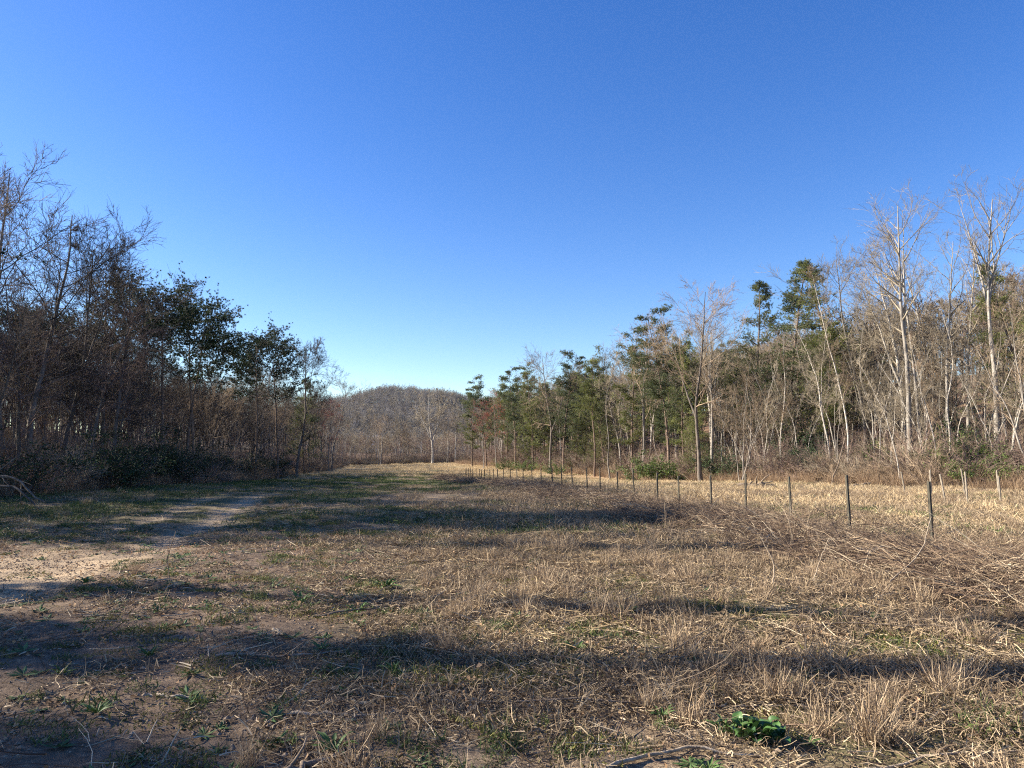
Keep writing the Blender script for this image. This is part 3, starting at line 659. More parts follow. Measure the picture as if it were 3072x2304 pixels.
yy = 187 + 150 * rng.random(1500) ** 1.6; xx = -.55 * yy + rng.random(1500) * .75 * yy; bx.append((xx, yy))
x = np.concatenate([a for a, _ in bx]); y = np.concatenate([a for _, a in bx])
P, rot, scl, pk = sc_pts(rng, x, y, 0, .04, (.65, 1.0), 4)
scl[y > 187] *= .62; lf_ = (x < Lx(y)) & (y < 187); pk[lf_] = 4 + pk[lf_] % 2; scl[lf_] *= .86
far_scale = scl
scatter('woods', LITE, P, rot, scl, pk, 'bare grey-brown woods filling the slopes behind the front rows of trees', 'woods')
# hill wood: crowns small in the picture
def hilltree(seed, mat):
    return lite(seed, mat, 13)
n_ = 6200; y = 330 + 318 * rng.random(n_); x = -.42 * y + rng.random(n_) * .5 * y
P = np.stack([x, y, hill_z(x, y) - .3], 1)
rot = np.stack([rng.normal(size=n_) * .04, rng.normal(size=n_) * .04, rng.random(n_) * 6.28], 1)
HT = []
for s_, mt in ((81, 'twig_hill'), (82, 'twig_grey'), (83, 'twig_hill')):
    t_, c_, _ = bare_tree(s_, 13, .16, .08, 15, .65, .27, .06, .12, twig=.035, dens=(4, 3, 2), bark='bark_pale', twigmat=mt)
    HT.append(c_)
scatter('hill_woods', HT, P, rot, .75 + .35 * rng.random(n_), rng.integers(0, 3, n_), 'bare winter woods covering the rounded hill beyond the field', 'woods')
tree('whitepine', 0, 0, 17, 'lone dark pine standing out on the skyline of the hill').location = (-63, 640, float(hill_z(-63, 640)))

# ------------------------------------------------------------------ undergrowth at the wood edges
TH = [thicket(101, 2.4, 24, .9, 'twig_brown'), thicket(102, 2.0, 26, 1.2, 'twig_grey'), thicket(103, 2.8, 18, .8, 'twig_red'), thicket(104, 1.5, 30, 1.5, 'twig_brown')]
parts = [band(520, (34, 168), (0.3, 7), 1, 1.1), band(270, (24, 165), (0, 6), -1, 1.1), band(200, (34, 100), (6, 20), 1), band(160, (24, 100), (6, 20), -1)]
yy = 171 + 16 * rng.random(420); parts.append((rng.uniform(-56, -4, 420), yy))
x = np.concatenate([a for a, _ in parts]); y = np.concatenate([a for _, a in parts])
P, rot, scl, pk = sc_pts(rng, x, y, 0, .1, (.6, 1.35), 4)
scatter('undergrowth', [t[0] for t in TH], P, rot, scl, pk, 'tangled leafless undergrowth along the foot of both woods', 'undergrowth')
EV = [thicket(111, 1.7, 14, .9, 'twig_brown', 2600, 'leaf_green', ls=.09), thicket(112, 1.6, 20, .9, 'twig_dark_shade', 4200, 'leaf_dark', ls=.06)]
BUSHF = []
def bush(k, x, y, h, label, group=None):
    st, lf = EV[k]; o = link('bush', None); o.location = (x, y, Hs(x, y)); s = h / 1.7; o.scale = (s * 1.25, s * 1.25, s); o.rotation_euler = (0, 0, rnd.random() * 6)
    link('stems', st, o); link('foliage', lf, o); tag(o, label, 'bush', group); return o
bush(0, 12.4, 66, 2.6, 'bright green rounded bush at the wood edge right of the middle')
bush(0, 14.0, 66.5, 2.2, 'green bush tucked against the right flank of the bright rounded one')
bush(0, 1.5, 104, 2.0, 'low green bush at the foot of the right pines')
bush(0, -.5, 110, 1.8, 'small green bush left of the low one under the right pines')
bush(0, 5.5, 90, 1.7, 'thin yellow-green bush at the foot of the yellow-green pine')
bush(1, 17.5, 61, 3.0, 'dark evergreen bush behind the crooked bare trunks')
bush(0, 25.0, 40.5, 1.7, 'light green seedling bush at the wood edge by the far stakes')
bush(1, 22.5, 54, 3.0, 'dark evergreen bush in the right woods behind the pale slim trunks')
bush(1, 31, 50, 3.0, 'dark evergreen bush deep under the high forked tree')
for k in range(15):
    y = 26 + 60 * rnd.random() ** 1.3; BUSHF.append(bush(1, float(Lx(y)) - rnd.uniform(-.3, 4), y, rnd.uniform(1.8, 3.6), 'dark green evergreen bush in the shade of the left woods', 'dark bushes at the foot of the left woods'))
for k in range(24):
    y = rnd.uniform(42, 100); BUSHF.append(bush(rnd.choice([0, 1]), float(Rx(y)) + rnd.uniform(4, 14), y, rnd.uniform(1.5, 3), 'green bush showing between the trunks of the right woods', 'green bushes inside the right woods'))

bb = {}
for o in BUSHF:
    x_, y_ = o.location.x, o.location.y; u = x_ / y_
    if abs(u) > .72: continue
    mi = max(k for k, (mu, _) in enumerate(MARKS) if mu <= u); bb.setdefault((mi, u < 0), []).append((u, o))
for (mi, lft), lst in bb.items():
    for k, (u, o) in enumerate(sorted(lst, key=lambda q: q[0])):
        o['label'] = ('dark evergreen bush, %s right of the %s, at the shaded left edge' if lft else 'green bush under the trees, %s right of the %s') % (ORD[min(k, 19)], MARKS[mi][1])
# ------------------------------------------------------------------ ground cover
def blades(seed, n_, rad, L, w, tilt, npt=3, curl=.3, shade=(0, 1), clus=None):
    """tilt: (min,max) angle from horizontal"""
    rg = np.random.default_rng(seed); G = Geo()
    a = rg.random(n_) * 6.283; r_ = rad * np.sqrt(rg.random(n_)); S = np.stack([np.cos(a) * r_, np.sin(a) * r_, rg.random(n_) * .02], 1)
    el = tilt[0] + (tilt[1] - tilt[0]) * rg.random(n_); az = rg.random(n_) * 6.283
    D = np.stack([np.cos(el) * np.cos(az), np.cos(el) * np.sin(az), np.sin(el)], 1)
    Ls = L[0] + (L[1] - L[0]) * rg.random(n_) ** 1.5
    P_ = grow(rg, S, D, Ls, npt, curl, -curl * .35); P_[..., 2] = np.maximum(P_[..., 2], .004)
    W = w * (.6 + .8 * rg.random(n_))[:, None] * np.linspace(1, .45, npt)[None]
    sh = shade[0] + (shade[1] - shade[0]) * rg.random(n_)
    G.ribbons(P_, W, rg, sh); return G.mesh('blades', None, True)
def withmat(me, m_): me.materials.append(m_); return me
MAT_ = [withmat(blades(200 + k, 230, .32, (.03, .18), .0055, (0, .6), 4, .45, (0, .95)), M['straw_mat']) for k in range(4)]
MATB = [withmat(blades(210 + k, 110, .6, (.10, .30), .012, (.05, .9), 3, .3, (.15, 1)), M['straw_mat']) for k in range(3)]
PAL = [withmat(blades(220 + k, 46, .4, (.08, .42), .0075, (0, .22), 4, .13, (.1, 1)), M['straw_pale']) for k in range(3)]
TUF = [withmat(blades(230 + k, 120, .12, (.10, .36), .006, (.75, 1.5), 4, .13, (0, 1)), M['tuft']) for k in range(4)]
GRN = [withmat(blades(240 + k, 90, .13, (.025, .085), .006, (.3, 1.4), 3, .25, (0, 1)), M['grass_green']) for k in range(3)]
MOS = [withmat(blades(245 + k, 150, .28, (.015, .05), .008, (.3, 1.4), 2, .25, (0, 1)), M['moss']) for k in range(2)]
PALB = [withmat(blades(250 + k, 120, .7, (.10, .32), .014, (.1, 1.2), 3, .2, (.2, 1)), M['straw_pale']) for k in range(3)]
SED = [withmat(blades(260 + k, 90, .22, (.4, 1.1), .010, (.9, 1.5), 4, .07, (0, 1)), M['sedge']) for k in range(3)]
GRNB = [withmat(blades(265 + k, 110, .6, (.06, .2), .014, (.3, 1.3), 3, .2, (0, 1)), M['grass_green']) for k in range(2)]

def frustum(n_, y0, y1, pw=1.0, m_=.78):
    y = y0 + (y1 - y0) * rng.random(n_) ** pw; x = (rng.random(n_) * 2 - 1) * (m_ * y + 1.5); return x, y
def keepin(x, y, prob):
    k = (rng.random(len(x)) < prob) & (x > Lx(y) - 1) & (x < Rx(y) + 1.5); return x[k], y[k]
def strawiness(x, y):
    mk = masks(x, y)
    clear = 1 - .96 * np.exp(-((x - track_x(y) + .6) / 2.0) ** 2) * (1 - sst(28, 40, y))
    return clear * np.clip((1 - mk['path'] * 1.25) * (1 - mk['bare'] * .93), 0, 1), mk
allx = []
x, y = frustum(7500, 3.0, 15, .6); s_, mk = strawiness(x, y); x1, y1 = keepin(x, y, s_ * (.22 + .9 * sst(.38, .58, fbm(x / .8, y / .8, 70, 3))))
P, rot, sc_, pk = sc_pts(rng, x1, y1, 0, .08, (.8, 1.4), 4)
scatter('dry_grass', MAT_, P, rot, sc_, pk, 'matted brown dead grass covering the near field', 'grass')
x, y = frustum(16000, 13, 48, .75); s_, mk = strawiness(x, y); x1, y1 = keepin(x, y, s_ * (.15 + 1.0 * sst(.36, .6, fbm(x / 1.5, y / 1.5, 70, 3))) * (1 - .5 * mk['pale']) * (1 - .6 * sst(-1, -5, x1_ if False else x)))
P, rot, sc_, pk = sc_pts(rng, x1, y1, 0, .08, (.6, 1.1), 3); sc_ *= 1 - .4 * sst(0, -4, x1)
scatter('dry_grass', MATB, P, rot, sc_, pk, 'brown dead grass over the middle of the field', 'grass')
# pale lying straw, thicker on the right
x, y = frustum(5200, 3.0, 22, .6); s_, mk = strawiness(x, y); d = sst(.42, .66, fbm(x / 1.1, y / 1.1, 120, 3)) * (.12 + .88 * sst(-2.2, 2.2, x)) * s_
x1, y1 = keepin(x, y, d); P, rot, sc_, pk = sc_pts(rng, x1, y1, .015, .07, (.6, 1.15), 3)
rot[:, 2] = -.45 + rng.normal(size=len(x1)) * .8
scatter('straw', PAL, P, rot, sc_, pk, 'pale flattened straw stems strewn over the near right field', 'straw')
x, y = frustum(26000, 16, 170, .9); s_, mk = strawiness(x, y); x1, y1 = keepin(x, y, mk['pale'] * (.15 + 1.1 * sst(.35, .62, fbm(x / 2.5, y / 4, 71, 3))) * (1 - mk['litter']) * (1 - mk['clay']))
P, rot, sc_, pk = sc_pts(rng, x1, y1, 0, .08, (.6, 1.1), 3); sc_ *= 1 + .5 * sst(60, 140, y1)
scatter('straw', PALB, P, rot, sc_, pk, 'sunlit pale stubble of the mown field beyond the stakes', 'stubble')
# standing tufts
x, y = frustum(5200, 3.0, 34, .8); s_, mk = strawiness(x, y)
d = sst(.50, .62, fbm(x / 1.0 + 5, y / .8, 140, 3)) * (.25 + .75 * sst(-2.0, .5, x)) * s_
x1, y1 = keepin(x, y, d * 1.1); P, rot, sc_, pk = sc_pts(rng, x1, y1, 0, .12, (.4, .9), 4)
scatter('grass_tufts', TUF, P, rot, sc_, pk, 'tan standing tufts of dead grass in the near field', 'grass')
# greens
x, y = frustum(12000, 3.0, 24, .75); s_, mk = strawiness(x, y)
x1, y1 = keepin(x, y, (.06 + .9 * sst(.49, .57, fbm(x / 1.1, y / .8, 160, 3))) * (1 - .8 * mk['path']) * (.25 + .75 * s_)); P, rot, sc_, pk = sc_pts(rng, x1, y1, 0, .12, (.5, 1.2), 5)
scatter('green_grass', GRN + MOS, P, rot, sc_, pk, 'small patches of fresh green grass and moss between the dead grass', 'grass')
x, y = frustum(12000, 14, 100, .8); s_, mk = strawiness(x, y); x1, y1 = keepin(x, y, mk['green'] * 1.2 * (1 - mk['path']) * (.12 + .88 * s_ ** 2) * (1 - mk['litter']))
P, rot, sc_, pk = sc_pts(rng, x1, y1, 0, .1, (.6, 1.1), 2)
scatter('green_grass', GRNB, P, rot, sc_, pk, 'thin green grass over the shaded side of the field', 'grass')
# sedge along the wood edges
parts = [band(2300, (34, 168), (-1.2, 3.5), 1, 1.15), band(1500, (24, 165), (-.6, 2.6), -1, 1.15)]
x = np.concatenate([a for a, _ in parts]); y = np.concatenate([a for _, a in parts])
P, rot, sc_, pk = sc_pts(rng, x, y, 0, .1, (.5, 1.15), 3)
scatter('tall_dead_grass', SED, P, rot, sc_, pk, 'tall tan dead grass along the edges of the woods', 'grass')

# debris: twigs, chips, stems
def debris(seed, n_, rad, L, r_, tilt=.12, wig=.12):
    rg = np.random.default_rng(seed); G = Geo(); a = rg.random(n_) * 6.283; q = rad * np.sqrt(rg.random(n_))
    S = np.stack([np.cos(a) * q, np.sin(a) * q, .006 + rg.random(n_) * .02], 1); az = rg.random(n_) * 6.283; el = rg.normal(size=n_) * tilt
    D = np.stack([np.cos(az), np.sin(az), np.abs(el)], 1); Ls = L[0] + (L[1] - L[0]) * rg.random(n_) ** 2
    P_ = grow(rg, S, D, Ls, 4, wig, -.02); rr = r_ * (.5 + rg.random(n_)); G.tubes(P_, taper(rr, rr * .5, 4), 4, rg.random(n_) * .86); return G.mesh('debris', M['cane'])
DEB = [debris(300 + k, 14, .5, (.04, .34), .0038) for k in range(4)]
x, y = frustum(2600, 3.0, 22, .65); x1, y1 = keepin(x, y, (.25 + .6 * fbm(x, y, 170, 2)) * (1 - .6 * path_mask(x, y))); P, rot, sc_, pk = sc_pts(rng, x1, y1, .005, .05, (.6, 1.3), 4)
scatter('twig_litter', DEB, P, rot, sc_, pk, 'broken twigs, bark chips and dead stems scattered over the ground', 'twigs')
# curled dead leaves
def deadleaves(seed, n_, rad):
    rg = np.random.default_rng(seed); G = Geo(); a = rg.random(n_) * 6.283; q = rad * np.sqrt(rg.random(n_))
    B = np.stack([np.cos(a) * q, np.sin(a) * q, .008 + .02 * rg.random(n_)], 1); d = norm(rg.normal(size=(n_, 3)) * [1, 1, .35]); w = norm(np.cross(d, norm(rg.normal(size=(n_, 3)) * .5 + [0, 0, 1]))); L = (.02 + .045 * rg.random(n_))[:, None]
    up = np.array([0, 0, 1.]) * L * .25
    q_ = np.stack([B, B + d * L * .5 + w * L * .35 + up, B + d * L, B + d * L * .5 - w * L * .35 + up], 1)
    G.add(q_.reshape(-1, 3), F3=np.concatenate([np.arange(n_)[:, None] * 4 + [0, 1, 2], np.arange(n_)[:, None] * 4 + [0, 2, 3]]), shade=np.repeat(rg.random(n_), 4)); return G.mesh('leaves', M['dead_leaf'])
DL = [deadleaves(310 + k, 22, .5) for k in range(3)]
x, y = frustum(2600, 3.0, 18, .62); x1, y1 = keepin(x, y, (.2 + .8 * sst(.4, .6, fbm(x / 1.3, y / 1.3, 175, 3))) * (1 - .9 * path_mask(x, y))); P, rot, sc_, pk = sc_pts(rng, x1, y1, .004, .05, (.45, .95), 3)
scatter('dead_leaves', DL, P, rot, sc_, pk, 'curled brown dead leaves among the grass and dirt', 'leaves')
# clods and pebbles on the bare soil
def clods(seed, n_):
    rg = np.random.default_rng(seed); G = Geo()
    ico = np.array([[0, 0, 1], [.9, 0, .2], [.28, .85, .15], [-.72, .5, .1], [-.7, -.55, .2], [.3, -.85, .1], [0, 0, -.6]])
    F = np.array([[0, 1, 2], [0, 2, 3], [0, 3, 4], [0, 4, 5], [0, 5, 1], [6, 2, 1], [6, 3, 2], [6, 4, 3], [6, 5, 4], [6, 1, 5]])
    for k in range(n_):
        s = .004 + .014 * rg.random() ** 3; G.add(ico * s * (1 + rg.normal(size=ico.shape) * .2) * [1, 1, .7] + [*(rg.normal(size=2) * .2), s * .3], F3=F)
    return G.mesh('clods', M['clod'])
m, n, b = newmat('clod', .95, .1); n.links.new(ramp(n, noise(n, 30, 3, coord(n)), [(.3, (.15, .105, .072)), (.7, (.32, .25, .18))]), b.inputs[0]); M['clod'] = m
CL = [clods(320 + k, 45) for k in range(3)]
x, y = frustum(2600, 3.0, 16, .6); x1, y1 = keepin(x, y, .15 + .8 * np.maximum(path_mask(x, y) * .5, bare_mask(x, y))); P, rot, sc_, pk = sc_pts(rng, x1, y1, 0, .02, (.6, 1.4), 3)
scatter('clods', CL, P, rot, sc_, pk, 'small clods and pebbles on the bare soil', 'clods')

# ------------------------------------------------------------------ windrow of cut brush along the stakes
def fence_x(y): return 7.15 - .1935 * (y - 12.8)
def canes(seed, n_, L, r_, up=(.0, .34), sh=(0, 1)):
    rg = np.random.default_rng(seed); G = Geo(); S = np.stack([rg.normal(size=n_) * .45, rg.normal(size=n_) * .45, rg.random(n_) * .13], 1)
    az = rg.random(n_) * 6.283; el = up[0] + (up[1] - up[0]) * rg.random(n_) ** 1.6
    D = np.stack([np.cos(el) * np.cos(az), np.cos(el) * np.sin(az), np.sin(el)], 1); Ls = L[0] + (L[1] - L[0]) * rg.random(n_) ** 1.3
    P_ = grow(rg, S, D, Ls, 7, .16, -.06); P_[..., 2] = np.maximum(P_[..., 2], .02); rr = r_ * (.45 + .8 * rg.random(n_)); R_ = taper(rr, rr * .35, 7)
    shd = sh[0] + (sh[1] - sh[0]) * rg.random(n_); G.tubes(P_, R_, 4, shd)
    S, D, t, r2, pi = sprout(rg, P_, R_, 3, .3, 1, .6, .2); P2 = grow(rg, S, D, Ls[pi] * .3 * rg.random(len(pi)), 4, .1, .0); G.tubes(P2, taper(r2 * .7, r2 * .3, 4), 3, shd[pi]); return G.mesh('canes', M['cane'])
CAN = [canes(400 + k, 75, (.2, 1.0), .0042, sh=(0, .62 + .24 * (k % 2))) for k in range(5)] + [canes(410, 14, (.6, 1.6), .005, (.2, .9), (0, .7)), canes(411, 14, (.3, 1.0), .008, (0, .3), (.5, .95))]
n_ = 1700; y = 8.5 + 74 * rng.random(n_) ** 1.7; w = 1.0 + .5 * fbm(y / 5, y * 0, 180, 2) - .3 * sst(30, 60, y)
x = fence_x(y) - 1.35 + rng.normal(size=n_) * w * .44
k = (rng.random(n_) < sst(.22, .5, fbm(x / 2.5, y / 4, 190, 2)) + .25) & (x < fence_x(y) + .5)
x, y = x[k], y[k]; h_ = np.exp(-((x - fence_x(y) + 1.35) / 1.1) ** 2)
P, rot, sc_, pk = sc_pts(rng, x, y, 0, .15, (.65, 1.15), 7); P[:, 2] += h_ * .12 * rng.random(len(x)); pk = np.where(rng.random(len(x)) < .75, pk % 5, pk)
scatter('brush', CAN, P, rot, sc_, pk, 'long windrow of cut canes and brush lying along the row of stakes', 'brush')
# thinner scatter of canes over the field near the windrow
n_ = 170; y = 5 + 26 * rng.random(n_); x = fence_x(y) - 2.5 - np.abs(rng.normal(size=n_)) * 2.2
P, rot, sc_, pk = sc_pts(rng, x, y, 0, .05, (.5, .9), 1); 
scatter('loose_canes', [canes(420, 9, (.15, .9), .005, (0, .25), (0, .9))], P, rot, sc_, pk, 'loose cut canes strewn left of the windrow', 'brush')

# ------------------------------------------------------------------ stakes
def stake_mesh(seed, L, w=.042):
    rg = np.random.default_rng(seed); zs = np.linspace(-.25, L, 7); V_ = []
    for z in zs:
        t_ = w * (1 + rg.normal() * .03) / 2
        for sx, sy in ((-1, -1), (1, -1), (1, 1), (-1, 1)): V_.append([sx * t_ + rg.normal() * .002, sy * t_ * .9 + rg.normal() * .002, z])
    V_ = np.array(V_); V_[-4:, 2] += rg.normal(size=4) * .012; V_[:, 0] += np.repeat(np.sin(np.linspace(0, 2.5, 7) + rg.random() * 3) * .008, 4)
    F = [[4 * i + j, 4 * i + (j + 1) % 4, 4 * i + 4 + (j + 1) % 4, 4 * i + 4 + j] for i in range(6) for j in range(4)] + [[24, 25, 26, 27]]
    return mesh_np('stake', V_, F4=F)
M['stake_dark'] = bark_mat('stake_dark', (.03, .027, .022), (.11, .10, .075), .2, 18)
M['stake_pale'] = bark_mat('stake_pale', (.14, .12, .095), (.31, .27, .21), .15, 18)
tops = [(2774, 1444, 2779), (2529, 1424, 2537), (2362, 1429, 2363), (2234, 1420, 2229), (2125, 1426, 2127), (2033, 1433, 2031), (1970, 1417, 1968), (1895, 1406, 1900), (1849, 1417, 1850), (1797, 1403, 1798), (1758, 1404, 1760), (1711, 1405, 1718), (1682, 1401, 1685), (1654, 1403, 1656), (1623, 1407, 1623), (1595, 1400, 1595), (1569, 1407, 1569), (1550, 1410, 1550), (1531, 1408, 1531), (1511, 1409, 1511), (1494, 1407, 1492), (1481, 1410, 1481), (1470, 1406, 1470), (1454, 1407, 1454), (1445, 1408, 1445), (1439, 1406, 1439), (1429, 1405, 1429), (1418, 1406, 1418), (1412, 1403, 1412), (1406, 1404, 1406), (1399, 1404, 1399)]
ordn = ['nearest', 'second', 'third', 'fourth', 'fifth', 'sixth', 'seventh', 'eighth', 'ninth', 'tenth', 'eleventh', 'twelfth', 'thirteenth', 'fourteenth', 'fifteenth', 'sixteenth', 'seventeenth', 'eighteenth', 'nineteenth', 'twentieth']
for k, (tx, ty, bx_) in enumerate(tops):
    Y = 12.8 + 2 * k; X = (bx_ - 1536) / 2219 * Y; z = Hs(X, Y)
    top = 1.6 - (ty - 1370) / 2219 * Y; L = min(max(top - z, 1.05), 1.5)
    dx = (tx - bx_) / 2219 * Y
    me = stake_mesh(k, L); me.materials.append(M['stake_dark']); o = link('stake', me); o.location = (X, Y, z); o.rotation_euler = (rnd.uniform(-.015, .015), math.atan2(dx, L) * .8, rnd.uniform(.3, .7))
    if k == 0: lab = 'nearest thick dark wooden stake, at the right end of the long row'
    elif k < 20: lab = '%s dark wooden stake of the long row, counted from the near right end' % ordn[k]
    else: lab = '%s dark stake counted from the far end of the long row' % (['farthest'] + ordn[1:])[30 - k]
    tag(o, lab, 'stake', 'dark stakes in the long row through the brush')
PST = [(2691, 1422, 2704, 1482, 'pale leaning stake, leftmost of the distant ones before the right woods'), (2782, 1416, 2782, 1490, 'pale upright stake half hidden behind the nearest dark stake'),
       (2802, 1424, 2823, 1502, 'pale stake leaning left just right of the nearest dark stake'), (2870, 1415, 2882, 1488, 'pale leaning stake paired with an upright one on its right'),
       (2885, 1420, 2888, 1506, 'pale upright stake right of its leaning partner'), (2979, 1416, 2982, 1482, 'farther one of the two rightmost pale stakes'), (2985, 1433, 2986, 1508, 'nearer one of the two rightmost pale stakes')]
for k, (tx, ty, bx_, by, lab) in enumerate(PST):
    Y = 1.62 * 2219 / (by - 1370)
    X = (bx_ - 1536) / 2219 * Y; z = Hs(X, Y); L = (by - ty) / 2219 * Y + .1; me = stake_mesh(50 + k, L, .05); me.materials.append(M['stake_pale']); o = link('stake', me)
    o.location = (X, Y, z); o.rotation_euler = (0, math.atan2((tx - bx_) / 2219 * Y, L), .5); tag(o, lab, 'stake', 'pale stakes before the right woods')
me = stake_mesh(70, .62, .05); me.materials.append(M['stake_pale']); o = link('stake', me); o.location = (6.72, 9.75, Hs(6.72, 9.75)); o.rotation_euler = (.05, .03, .4)
tag(o, 'short pale stake in the brush at the right edge of the picture', 'stake')

# ------------------------------------------------------------------ fallen branches and logs, one by one
def limb(name, pts, r0, r1, mat, label, cat='branch', side=0, seed=0, group=None, lift=0.0):
    rg = np.random.default_rng(seed); p = np.array(pts, float); tt = np.linspace(0, 1, len(p)); q = np.linspace(0, 1, 12)
    P_ = np.stack([np.interp(q, tt, p[:, j]) for j in range(3)], 1); P_[1:-1] += rg.normal(size=(10, 3)) * r0 * .5
    P_[:, 2] += H(P_[:, 0], P_[:, 1]) + r0 * .6 + lift
    org = P_[0].copy(); P_ -= org
    G = Geo(); RR = taper(np.array([r0]), np.array([r1]), 12); G.tubes(P_[None], RR, 7)
    for e in (0, 11):   # closed ends
        G.add(np.concatenate([P_[e:e + 1], G.V[0][e * 7:e * 7 + 7]]), F3=[[0, 1 + j, 1 + (j + 1) % 7] for j in range(7)])
    o = link(name, G.mesh(name, M[mat], False, True)); o.location = org; tag(o, label, cat, group)
    if side:
        S, D, t, rr, _ = sprout(rg, P_[None], RR, side, .25, .95, .7, .2); PP = grow(rg, S, D, np.linalg.norm(P_[-1]) * .35 * (.4 + rg.random(side)), 5, .15, 0); g2 = Geo(); g2.tubes(PP, taper(rr * .6, rr * .2, 5), 5)
        link('twig', g2.mesh('twig', M[mat], False, True), o)
    return o
limb('branch', [(.47, 3.95, 0), (.70, 4.12, .01), (.98, 4.20, .03), (1.35, 4.17, 0)], .012, .007, 'stick_pale', 'pale bent stick lying below the broad-leaved green plant', seed=1)
limb('branch', [(-.35, 5.05, .02), (.6, 4.95, .05), (1.7, 5.0, .03), (3.3, 4.85, .04)], .008, .004, 'stick', 'long dark thin cane lying across the straw in the right foreground', side=3, seed=2)
limb('branch', [(-2.35, 6.05, 0), (-1.85, 6.1, .03), (-1.3, 6.4, 0)], .014, .006, 'stick', 'long dark stick lying in the dirt left of centre', side=2, seed=3)
limb('branch', [(-1.42, 4.9, 0), (-1.1, 4.9, .01), (-.75, 4.92, 0)], .013, .009, 'stick_pale', 'short brown stick lying flat on the foreground dirt', seed=4)
limb('branch', [(-1.22, 3.9, 0), (-1.08, 4.08, .04), (-.94, 4.22, .02)], .022, .016, 'stick', 'gnarled dark piece of root near the bottom edge of the dirt', side=4, seed=5)
limb('branch', [(-2.5, 5.25, 0), (-2.3, 5.22, .01), (-2.0, 5.24, 0)], .011, .008, 'stick_pale', 'pale straight stick on the dirt in the left foreground', seed=6)
limb('branch', [(-2.2, 7.0, 0), (-2.05, 6.85, .01)], .018, .016, 'stick_pale', 'short thick piece of wood on the dirt', seed=7)
limb('branch', [(-2.0, 7.6, 0), (-1.6, 7.8, .05), (-1.3, 8.2, .02)], .013, .006, 'stick', 'dark forked stick beside the small green plants', side=2, seed=8)
limb('branch', [(1.0, 6.1, 0), (1.3, 6.3, .06), (1.75, 6.4, .25)], .008, .003, 'stick', 'dark bent twig standing up from the grass right of centre', side=2, seed=9)
limb('branch', [(1.85, 4.05, 0), (2.5, 4.2, .02), (3.2, 4.3, 0)], .009, .005, 'stick_pale', 'pale cane in the bottom right corner', seed=10)
limb('branch', [(2.0, 7.2, 0), (3.2, 7.1, .1), (4.6, 6.7, .06)], .008, .003, 'stick', 'long dark arching cane across the right foreground', side=5, seed=11)
limb('branch', [(4.6, 9.2, .1), (5.2, 9.5, .5), (5.6, 10.0, .85)], .010, .004, 'stick_pale', 'pale bare shoot slanting up out of the brush before the nearest stake', side=2, seed=12)
limb('branch', [(3.1, 9.0, 0), (3.15, 9.05, .3), (3.0, 9.1, .62)], .008, .004, 'stick_pale', 'pale upright dead stem at the left margin of the brush', side=1, seed=13)
limb('branch', [(3.7, 9.3, 0), (3.8, 9.3, .3), (3.95, 9.35, .6)], .008, .004, 'stick_pale', 'pale dead stem leaning right beside the upright one', side=1, seed=14)
limb('log', [(14.3, 43.5, 0), (16, 43.3, .05), (18.1, 43.4, 0)], .14, .07, 'bark', 'dark fallen log lying on the pale field behind the stakes', 'log', side=4, seed=15) if 'bark' in M else limb('log', [(12.6, 41.5, 0), (13.7, 41.3, .05), (14.9, 41.4, 0)], .13, .07, 'stick', 'dark fallen log lying on the pale field behind the stakes', 'log', side=5, seed=15)
limb('log', [(18.2, 40.8, 0), (19.1, 41.3, .1), (20.0, 41.6, .2)], .07, .04, 'stick', 'small grey fallen log at the wood edge right of the dark one', 'log', side=3, seed=16)
for k, (p, l2) in enumerate([([(-18.6, 25.2, .1), (-17.6, 25.0, 1.0), (-16.6, 24.9, .9), (-15.4, 24.6, .1)], 'dark arching dead branch on the left edge of the field, uppermost'), ([(-18.4, 24.9, .5), (-17.2, 24.7, .6), (-16.2, 24.6, .5), (-15.5, 24.3, 0)], 'dark dead branch under the arching one'), ([(-18.3, 24.6, .3), (-17.4, 24.5, .25), (-16.6, 24.2, .0)], 'lowest dark dead branch at the left picture edge')]):
    limb('branch', p, .06, .025, 'bark_dark', l2, side=5, seed=20 + k, group='dead branches at the left edge')
limb('fallen_tree', [(18.8, 44.0, 0), (19.5, 44.2, 1.7), (20.1, 44.5, 3.2)], .04, .025, 'stick', 'pale dead stem leaning to the right against the wood edge', 'tree', side=2, seed=25)

# ------------------------------------------------------------------ broad-leaved plants and rosettes
def leafmesh(L, w, arch, seed, lobes=0):
    rg = np.random.default_rng(seed); n_ = 9; V_ = []; t = np.linspace(0, 1, n_)
    for i, u in enumerate(t):
        wd = w * (math.sin(math.pi * min(1, .08 + u * .92) ** .8) ** .75) * (1 + (.28 * math.sin(u * lobes * 6.28) if lobes else rg.normal() * .06))
        xx_ = L * u * (1 - .15 * arch); zz = L * arch * math.sin(math.pi * u * .75) * .55 + .01
        for s in (-1, -.5, 0, .5, 1): V_.append([xx_, s * wd / 2, zz + abs(s) * wd * .22 + rg.normal() * w * .02])
    F = [[5 * i + j, 5 * i + j + 1, 5 * i + 6 + j, 5 * i + 5 + j] for i in range(n_ - 1) for j in range(4)]
    return mesh_np('leaf', V_, F4=F, smooth=True)
def leaf_material(name, c1, c2, rough):
    m = leaf_mat(name, c1, c2, .12, rough, .2); return m
M['dock'] = leaf_material('dock', (.04, .095, .025), (.09, .16, .045), .4)
M['rosette'] = leaf_material('rosette', (.05, .10, .022), (.12, .18, .05), .6)
DOCK = []
for k in range(5):
    me = leafmesh(.15, .078, .35 + .1 * k, 600 + k); me.materials.append(M['dock']); DOCK.append(me)
ROS = []
for k in range(4):
    me = leafmesh(.13, .022, .25 + .12 * k, 620 + k, 3 if k % 2 else 0); me.materials.append(M['rosette']); ROS.append(me)
